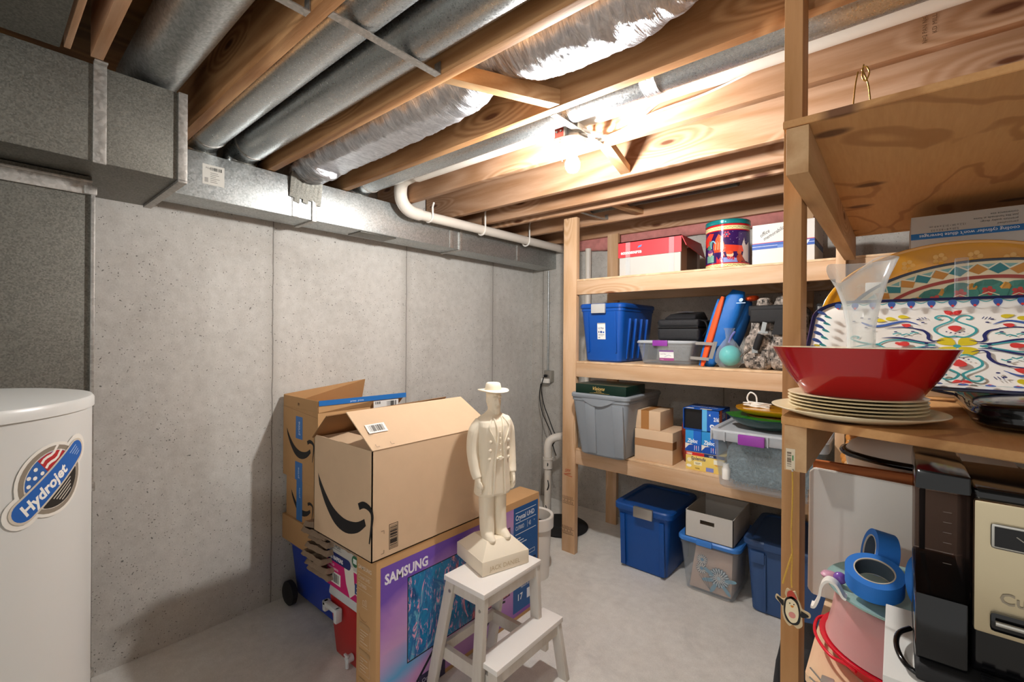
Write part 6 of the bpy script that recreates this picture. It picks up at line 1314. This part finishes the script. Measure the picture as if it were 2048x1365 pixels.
t = thing('glass_plate', 'thick green-edged round glass plate resting on the cake carrier', 'plate', (ccx, ccy, gz))
bm = NB(); lathe(bm, [(.001, 0), (.10, 0), (.127, .005), (.128, .009), (.10, .005), (.001, .005)], (ccx, ccy, gz), 64); part(t, 'plate', bm, 'gplate', smooth=60)
M['tapeinner'] = plain('shaded_core_paper', '#4b535e', .6, var=.2)  # core paper lining, darkened to paint in the shade inside the roll
def roll(lab, c, axis, r=.0435, ri=.0285, w_=.034):
    t = thing('tape_roll', lab, 'tape roll', c, 0, 'rolls of blue painters tape'); ax = Vector(axis).normalized(); q_ = Vector((0, 0, 1)).rotation_difference(ax).to_matrix().to_4x4()
    bm = NB(); rr_ = lambda r_, z: [(r_ * math.cos(2 * PI * k / 56), r_ * math.sin(2 * PI * k / 56), z) for k in range(56)]
    loft(bm, [rr_(ri + .002, 0), rr_(r, 0), rr_(r, w_), rr_(ri + .002, w_), rr_(ri + .002, 0)], caps=False); bmesh.ops.transform(bm, matrix=q_, verts=bm.verts); part(t, 'tape', bm, 'painter', True)
    bm = NB(); loft(bm, [rr_(ri, -.0005), rr_(ri + .002, -.0005), rr_(ri + .002, w_ + .0005), rr_(ri, w_ + .0005), rr_(ri, -.0005)], caps=False); bmesh.ops.transform(bm, matrix=q_, verts=bm.verts); part(t, 'cardboard_core', bm, 'painter_in', True)
    bm = NB(); loft(bm, [rr_(ri - .0008, .0015), rr_(ri - .0002, .0015), rr_(ri - .0002, w_ - .0015), rr_(ri - .0008, w_ - .0015), rr_(ri - .0008, .0015)], caps=False); bmesh.ops.transform(bm, matrix=q_, verts=bm.verts); part(t, 'shaded_inner_paper', bm, 'tapeinner', True); return t
roll('nearest blue tape roll, lying tilted towards the viewer on the glass plate', (2.538, 1.070, gz + .030), (.02, -.36, 1))
roll('blue tape roll standing on its side behind the tilted one', (2.560, 1.150, gz + .060), (-.95, -.30, .22), r=.042)
roll('blue tape roll half hidden behind the coffee maker', (2.600, 1.085, gz + .052), (.45, -.2, .1), r=.044)
t = thing('curved_bracket', 'white S-curved plastic hook hanging over the left edge of the glass plate', 'hook', (2.47, 1.06, gz))
pts = smooth_path([(2.446, 1.02, gz - .022), (2.452, 1.02, gz - .020), (2.459, 1.02, gz + .0), (2.463, 1.02, gz + .022), (2.472, 1.02, gz + .034), (2.485, 1.02, gz + .030), (2.494, 1.02, gz + .014), (2.500, 1.02, gz + .0045 + .006)], 5)
bm = NB(); th_ = .0022; ring_ = []
for i, p in enumerate(pts):
    tg = (pts[min(i + 1, len(pts) - 1)] - pts[max(i - 1, 0)]).normalized(); nz2 = Vector((-tg.z, 0, tg.x)) * th_; ring_.append([p + nz2, p + nz2 + Vector((0, .022, 0)), p - nz2 + Vector((0, .022, 0)), p - nz2])
loft(bm, ring_); part(t, 'hook', bm, 'white', smooth=60)
bm = NB(); bmesh.ops.create_uvsphere(bm, u_segments=24, v_segments=16, radius=.011); bmesh.ops.translate(bm, vec=(2.486, 1.085, gz + .0195), verts=bm.verts); M['plum'] = plain('purple_bead', '#7d52a8', .25)
single('purple_bead', bm, 'plum', 'small shiny purple ball beside the white hook', 'ball', smooth=180)
bm = NB(); lathe(bm, [(.001, 0), (.013, 0), (.015, .004), (.012, .008), (.001, .009)], (2.468, 1.10, gz + .0095), 20); M['pinkd'] = plain('pink_disc', '#d59ab0', .4, var=.3, vscale=80); single('pink_disc', bm, 'pinkd', 'small pink patterned disc under the white hook', 'ornament', smooth=60)
# metal bracket by the front corner
t = thing('latch_plate', 'small grey metal latch with two pins at the front corner of the bottom board', 'latch', (2.47, .955, BZ))
bm = NB(); box(bm, 2.468, 2.487, .945, .985, BZ, BZ + .016, .002); part(t, 'plate', bm, 'boxsteel')
bm = NB(); tube(bm, [(2.468, .955, BZ + .011), (2.452, .965, BZ + .014)], .0015, 6); tube(bm, [(2.468, .975, BZ + .010), (2.450, .99, BZ + .016)], .0015, 6); part(t, 'pins', bm, 'boxsteel')

# white carton under the coffee maker + coffee maker
t = prbox('white_carton', 'white carton under the coffee maker', 2.556, 2.95, .775, .985, BZ, 1.006, 'paper', 'cardboard box')
t = thing('coffee_maker', 'black and stainless coffee maker with a clear side tank at the right edge', 'coffee maker', (2.72, .90, 1.0065))
bm = NB(); box(bm, 2.640, 2.86, .815, .985, 1.030, 1.262, .008, 3); part(t, 'body', bm, 'blackg')
bm = NB(); box(bm, 2.588, 2.865, .790, .985, 1.0065, 1.028, .006, 3); part(t, 'base', bm, 'blackm')
bm = NB()
for i in range(9):
    for j in range(3): box(bm, 2.650 + i * .022, 2.662 + i * .022, .793 + j * .009, .797 + j * .009, 1.028, 1.031)
part(t, 'drip_grate', bm, 'black')
bm = NB(); box(bm, 2.588, 2.638, .800, .975, 1.031, 1.117, .004); part(t, 'tank_foot', bm, 'blackg')
bm = NB(); box(bm, 2.588, 2.591, .800, .975, 1.118, 1.252, .001); box(bm, 2.6355, 2.6385, .800, .975, 1.118, 1.252, .001); box(bm, 2.591, 2.6355, .800, .803, 1.118, 1.252, .001); box(bm, 2.591, 2.6355, .972, .975, 1.118, 1.252, .001); tk = part(t, 'water_tank', bm, 'smoke')
pr = Print(face_ny(2.588, .7995, 1.125)); M['tmark'] = plain('tank_marks', '#6f6660', .5)
for k in range(6): pr.rect(.026, .038 + k * .013, .034, .0386 + k * .013, 'tmark')
pr.done(tk, 'level_marks')
bm = NB(); box(bm, 2.596, 2.603, .96, .968, 1.119, 1.245, .001); part(t, 'inner_tube', bm, 'black')
bm = NB(); hexa(bm, [(2.586, .798, 1.253), (2.640, .798, 1.253), (2.640, .98, 1.253), (2.586, .98, 1.253), (2.588, .802, 1.278), (2.640, .802, 1.276), (2.640, .98, 1.276), (2.588, .98, 1.278)], .004); part(t, 'tank_lid', bm, 'blackg')
bm = NB(); box(bm, 2.642, 2.86, .802, .814, 1.088, 1.250, .004); fp = part(t, 'steel_front', bm, 'steel')
bm = NB(); box(bm, 2.656, 2.80, .797, .8015, 1.196, 1.226, .004); part(fp, 'display_frame', bm, 'boxsteel')
pr = Print(face_ny(2.659, .7965, 1.199)); pr.rect(0, 0, .138, .024, '#0b0b0d'); pr.rect(.03, .018, .06, .0187, '#6b675f'); pr.stroke([(.018, .016), (.034, .004)], .0012, '#8d877c'); pr.disc(.068, .010, .0015, '#8d877c', n=8); pr.done(fp, 'display')
pr = Print(face_ny(2.664, .8018, 1.130)); pr.text('Cuisinart', 0, 0, .019, '#8f8470', bold=.02); pr.done(fp, 'lettering')
bm = NB(); box(bm, 2.656, 2.80, .799, .8015, 1.096, 1.118, .004); part(fp, 'recess', bm, 'blackg')
bm = NB(); tube(bm, [(2.660, .793, 1.108), (2.80, .793, 1.108)], .003, 8); part(fp, 'handle', bm, 'boxsteel')
bm = NB(); tube(bm, smooth_path([(2.60, .795, 1.010), (2.580, .80, 1.016), (2.570, .83, 1.020), (2.572, .87, 1.020), (2.585, .90, 1.018)], 5), .0035, 8); part(t, 'base_hoop', bm, 'blackg', smooth=60)

# ---- hanging ornament on the near post
t = thing('penguin_ornament', 'flat wooden penguin ornament with a red hat hanging on yellow yarn', 'ornament', (2.420, .985, .99))
oy = .988
def pout(pts, nm, th_, m_, y=oy, lab=None):
    bm = NB(); q_ = smooth_path([(a, b_, 0) for a, b_ in pts + [pts[0]]], 5)[:-1]; slab(bm, [(p.x, p.y) for p in q_], (2.4205, y, .945), (1, 0, 0), (0, 0, 1), th_); return part(t, nm, bm, m_, label=lab)
M['ornb'] = plain('ornament_wood', '#cbb48e', .7); S_ = .00095
sc_ = lambda L: [(x * S_, y * S_) for x, y in L]
pout(sc_([(0, 30), (-8, 34), (-12, 24), (-10, 16), (-16, 10), (-26, 16), (-28, 8), (-18, -2), (-16, -18), (-12, -30), (-4, -38), (2, -34), (10, -38), (18, -30), (18, -14), (30, -10), (30, -2), (18, 2), (14, 12), (10, 20), (6, 32)]), 'backing', .003, 'ornb', oy + .0035)
pout(sc_([(0, 22), (-9, 16), (-13, 4), (-13, -14), (-8, -28), (2, -33), (12, -28), (15, -12), (13, 6), (8, 18)]), 'black_body', .001, 'blackm', oy)
pout(sc_([(-1, 17), (-8, 12), (-10, 0), (-10, -14), (-4, -26), (2, -29), (9, -24), (12, -10), (10, 6), (5, 14)]), 'white_belly', .0008, 'cream', oy - .001)
pout(sc_([(-14, 8), (-24, 13), (-25, 9), (-15, -2)]), 'wing', .001, 'blackm', oy); pout(sc_([(16, -1), (27, -5), (27, -9), (16, -13)]), 'wing', .001, 'blackm', oy)
pout(sc_([(-8, 18), (-7, 28), (0, 33), (6, 26), (8, 18)]), 'red_hat', .001, 'redp', oy)
bm = NB()
for xx, zz, rr_ in ((-3, 8, 1.2), (4, 8, 1.2)): cyl(bm, (2.4205 + xx * S_, oy - .0022, .945 + zz * S_), (2.4205 + xx * S_, oy - .0026, .945 + zz * S_), rr_ * S_, 8)
part(t, 'eyes', bm, 'ink')
pout(sc_([(-2, 4), (1, 5), (4, 4), (1, 1)]), 'beak', .0008, plain('orange_beak', '#d9862c', .6), oy - .0022)
bm = NB(); cyl(bm, (2.4215, oy - .0018, .945 - 14 * S_), (2.4215, oy - .0022, .945 - 14 * S_), 6 * S_, 14); part(t, 'rosy_patch', bm, plain('rosy_paint', '#d88f84', .8))
M['yarn'] = plain('yellow_yarn', '#d2a648', .9, bump=.5, bscale=300)
bm = NB(); tube(bm, smooth_path([(2.4195, .993, 1.196), (2.420, .992, 1.15), (2.4185, .991, 1.08), (2.4205, .989, 1.045), (2.4195, .989, 1.0), (2.4205, .988, .982)], 6), .0014, 6); tube(bm, smooth_path([(2.4205, .987, 1.045), (2.414, .987, 1.02), (2.408, .987, .995), (2.406, .987, .985)], 6), .0016, 6); part(t, 'yarn', bm, 'yarn')
bm = NB(); cyl(bm, (2.4195, .9995, 1.199), (2.4195, .990, 1.199), .0015, 8); part(t, 'nail', bm, 'boxsteel')
